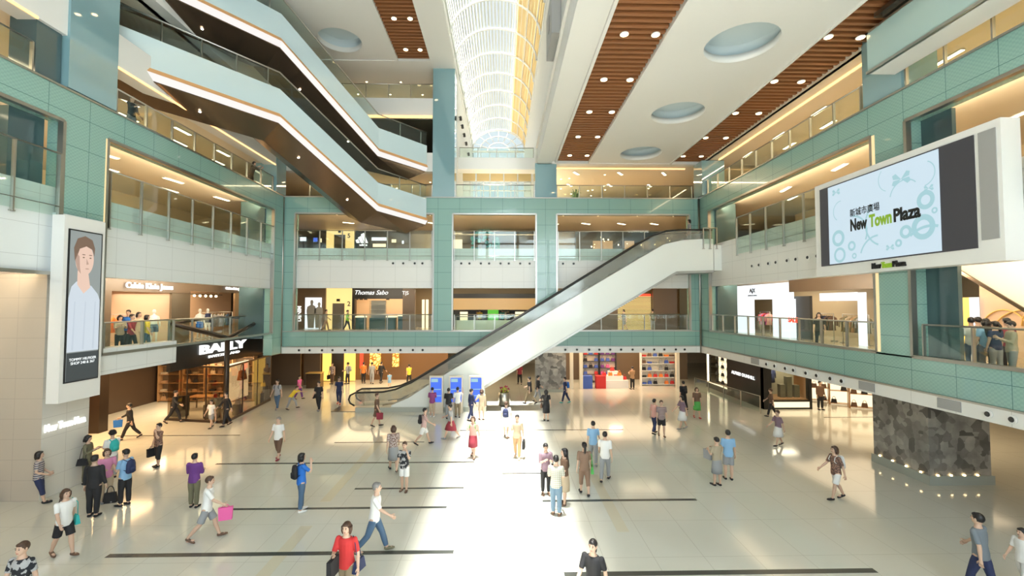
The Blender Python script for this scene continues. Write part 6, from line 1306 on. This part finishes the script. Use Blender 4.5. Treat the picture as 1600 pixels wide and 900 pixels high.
 ('dark figure standing at the mouth of the leather goods shop', (1285, 641), 1.62, 180, ('brownc', .9), ('pants', 'blackc'), 'blackc', 'short', 'hair_black', 'stand', ()),
 ('person in a yellow-brown top browsing in the far bag shop', (988, 608), 1.6, 20, ('tan', .6), ('pants', 'blackc'), 'blackc', 'short', 'hair_black', 'phone', ()),
 ('person at the right picture edge in a white top', (1601, 925), 1.3, 90, ('whitec', .5), ('pants', 'whitec'), 'blackc', 'short', 'hair_black', 'step', ()),
]
for c_, rgb in dict(pink_soft=(.62, .25, .42), darkvest=(.35, .36, .38), redshoe=(.45, .04, .05), darkred=(.28, .03, .05), plumc=(.28, .06, .20), denim_light=(.14, .22, .30), tanb=(.24, .15, .10), khaki_light=(.40, .34, .24), slate=(.17, .20, .23)).items(): mat('c_' + c_, rgb, .75)
POSES['facer'] = dict(l=(14, 6), r=(-12, 12), la=(0, 16, 30), ra=(28, 6, 85), lean=2)
for a in PP:
    lab, loc, H, yaw, top, bot, shoe, hair, hc, pose, bags = a
    big = loc[1] > 800
    person(lab, loc, H, yaw, top, bot, shoe, hair, hc, pose, bags, vox=.013 if big else (.016 if loc[1] > 690 else .021))
# people on the galleries
UP = [
 ('woman in a lime vest walking before the lower lift', (X(545, 34.5), 34.5, 4), 1.58, -90, ('lime', .4), ('pants', 'blackc'), 'short', 'walk'),
 ('person in beige walking past the lit poster', (X(512, 34.8), 34.8, 4), 1.62, -80, ('beige', .5), ('pants', 'tan'), 'short', 'walk'),
 ('person in grey walking left of the slatted shutter', (X(976, 34), 34, 4), 1.6, 90, ('greyc', .5), ('shorts', 'greyc'), 'short', 'walk'),
 ('person in olive standing right of the slatted shutter', (X(1021, 34), 34, 4), 1.66, 10, ('olivec', .5), ('pants', 'greyc'), 'short', 'stand'),
 ('person in a yellow top deep in the middle opening', (X(750, 38.5), 38.5, 4), 1.6, 0, ('yellow', .5), ('pants', 'blackc'), 'short', 'stand'),
 ('person in teal deep in the middle opening', (X(785, 38.5), 38.5, 4), 1.6, 20, ('teal', .5), ('pants', 'blackc'), 'short', 'step'),
 ('person in black deep in the middle opening', (X(795, 38), 38, 4), 1.6, 20, ('blackc', .5), ('pants', 'blackc'), 'short', 'walk'),
 ('person with a white bag on the back walking behind the red lettering', (14.6, 14.6 * 700 / (1286 - 785), 4), 1.62, 150, ('blackc', .5), ('pants', 'blackc'), 'bob', 'step'),
 ('person in cream sitting out front of the nearer jeans shop', (-15.9, -15.9 * 700 / (200 - 785), 4), 1.55, -120, ('khaki_light', .5), ('pants', 'blackc'), 'bob', 'phone'),
 ('person in blue at the back of the jeans shop crowd', (-16.9, -16.9 * 700 / (212 - 785), 4), 1.75, -160, ('royal', .5), ('pants', 'blackc'), 'short', 'stand'),
 ('person in dark red in the jeans shop crowd', (-15.4, -15.4 * 700 / (217 - 785), 4), 1.6, -90, ('darkred', .7), ('pants', 'blackc'), 'short', 'walk'),
 ('person in a long beige coat in the jeans shop crowd', (-16.2, -16.2 * 700 / (227 - 785), 4), 1.66, -100, ('beige', .9), ('pants', 'beige'), 'bob', 'walk2'),
 ('person in yellow with a large bag in the jeans shop crowd', (-15.2, -15.2 * 700 / (240 - 785), 4), 1.55, -60, ('yellow', .5), ('pants', 'denim'), 'bob', 'step'),
 ('woman holding the rail at the head of the long escalator', (X(1081, 26.2), 26.2, 9.44), 1.6, 80, ('greyc', .5), ('pants', 'greyc'), 'bob', 'stand'),
 ('photographer in dark clothes behind the left third-level railing', (XL - .85, (XL - .85) * 700 / (207 - 785), 12.6), 1.5, -95, ('blackc', .8), ('pants', 'greyc'), 'short', 'facer'),
 ('person leaning over the left third-level railing near the corner', (XL - .8, 25.7, 12.6), 1.6, -95, ('brownc', .8), ('pants', 'blackc'), 'bob', 'lean_rail'),
 ('person in white with black hair in the crowd by the dark right pillar', (14.4, 14.4 * 700 / (1532 - 785), 4), 1.6, -30, ('whitec', .5), ('pants', 'denim'), 'short', 'stand'),
 ('person in black in the crowd by the dark right pillar', (14.9, 14.9 * 700 / (1543 - 785), 4), 1.6, -10, ('blackc', .5), ('pants', 'blackc'), 'short', 'stand'),
 ('person with long black hair and a sky blue top in the right crowd', (14.2, 14.2 * 700 / (1556 - 785), 4), 1.58, -20, ('skyblue', .5), ('pants', 'denim'), 'long', 'stand'),
 ('person in a navy vest in the right crowd', (14.0, 14.0 * 700 / (1571 - 785), 4), 1.52, 0, ('navy', .3), ('pants', 'greyc'), 'tail', 'stand'),
 ('person in a dark red shirt in the right crowd', (14.6, 14.6 * 700 / (1590 - 785), 4), 1.6, -10, ('darkred', .5), ('pants', 'blackc'), 'short', 'stand'),
 ('person in a pale cardigan closest to the glass in the right crowd', (13.5, 13.5 * 700 / (1597 - 785), 4), 1.55, 60, ('khaki_light', .8), ('pants', 'greyc'), 'short', 'phone'),
]
for lab, loc, H, yaw, top, bot, hair, pose in UP:
    person(lab, loc[:2], H, yaw, top, bot, 'blackc', hair, 'hair_black', pose, (), z=loc[2], vox=.022)
# things left on the floor
t = thing('carrier_bag', 'black bag standing at the feet of the woman in pink', 'bag', (*F(194, 774), 0), .3); bb = bag_mb(.34, .3, .16, .2); bb.build('bag_body', 'c_blackc', t)
t = thing('backpack', 'dark rucksack with a pink pocket lying at the far left edge', 'backpack', (*F(6, 778), 0), .4)
b = MB(); b.ball((0, 0, .2), (.28, .2, .2), 12, 8); b.build('bag_body', 'c_blackc', t); b = MB(); b.ball((-.05, .0, .36), (.14, .12, .1), 10, 6); b.build('pocket', 'c_pink', t)
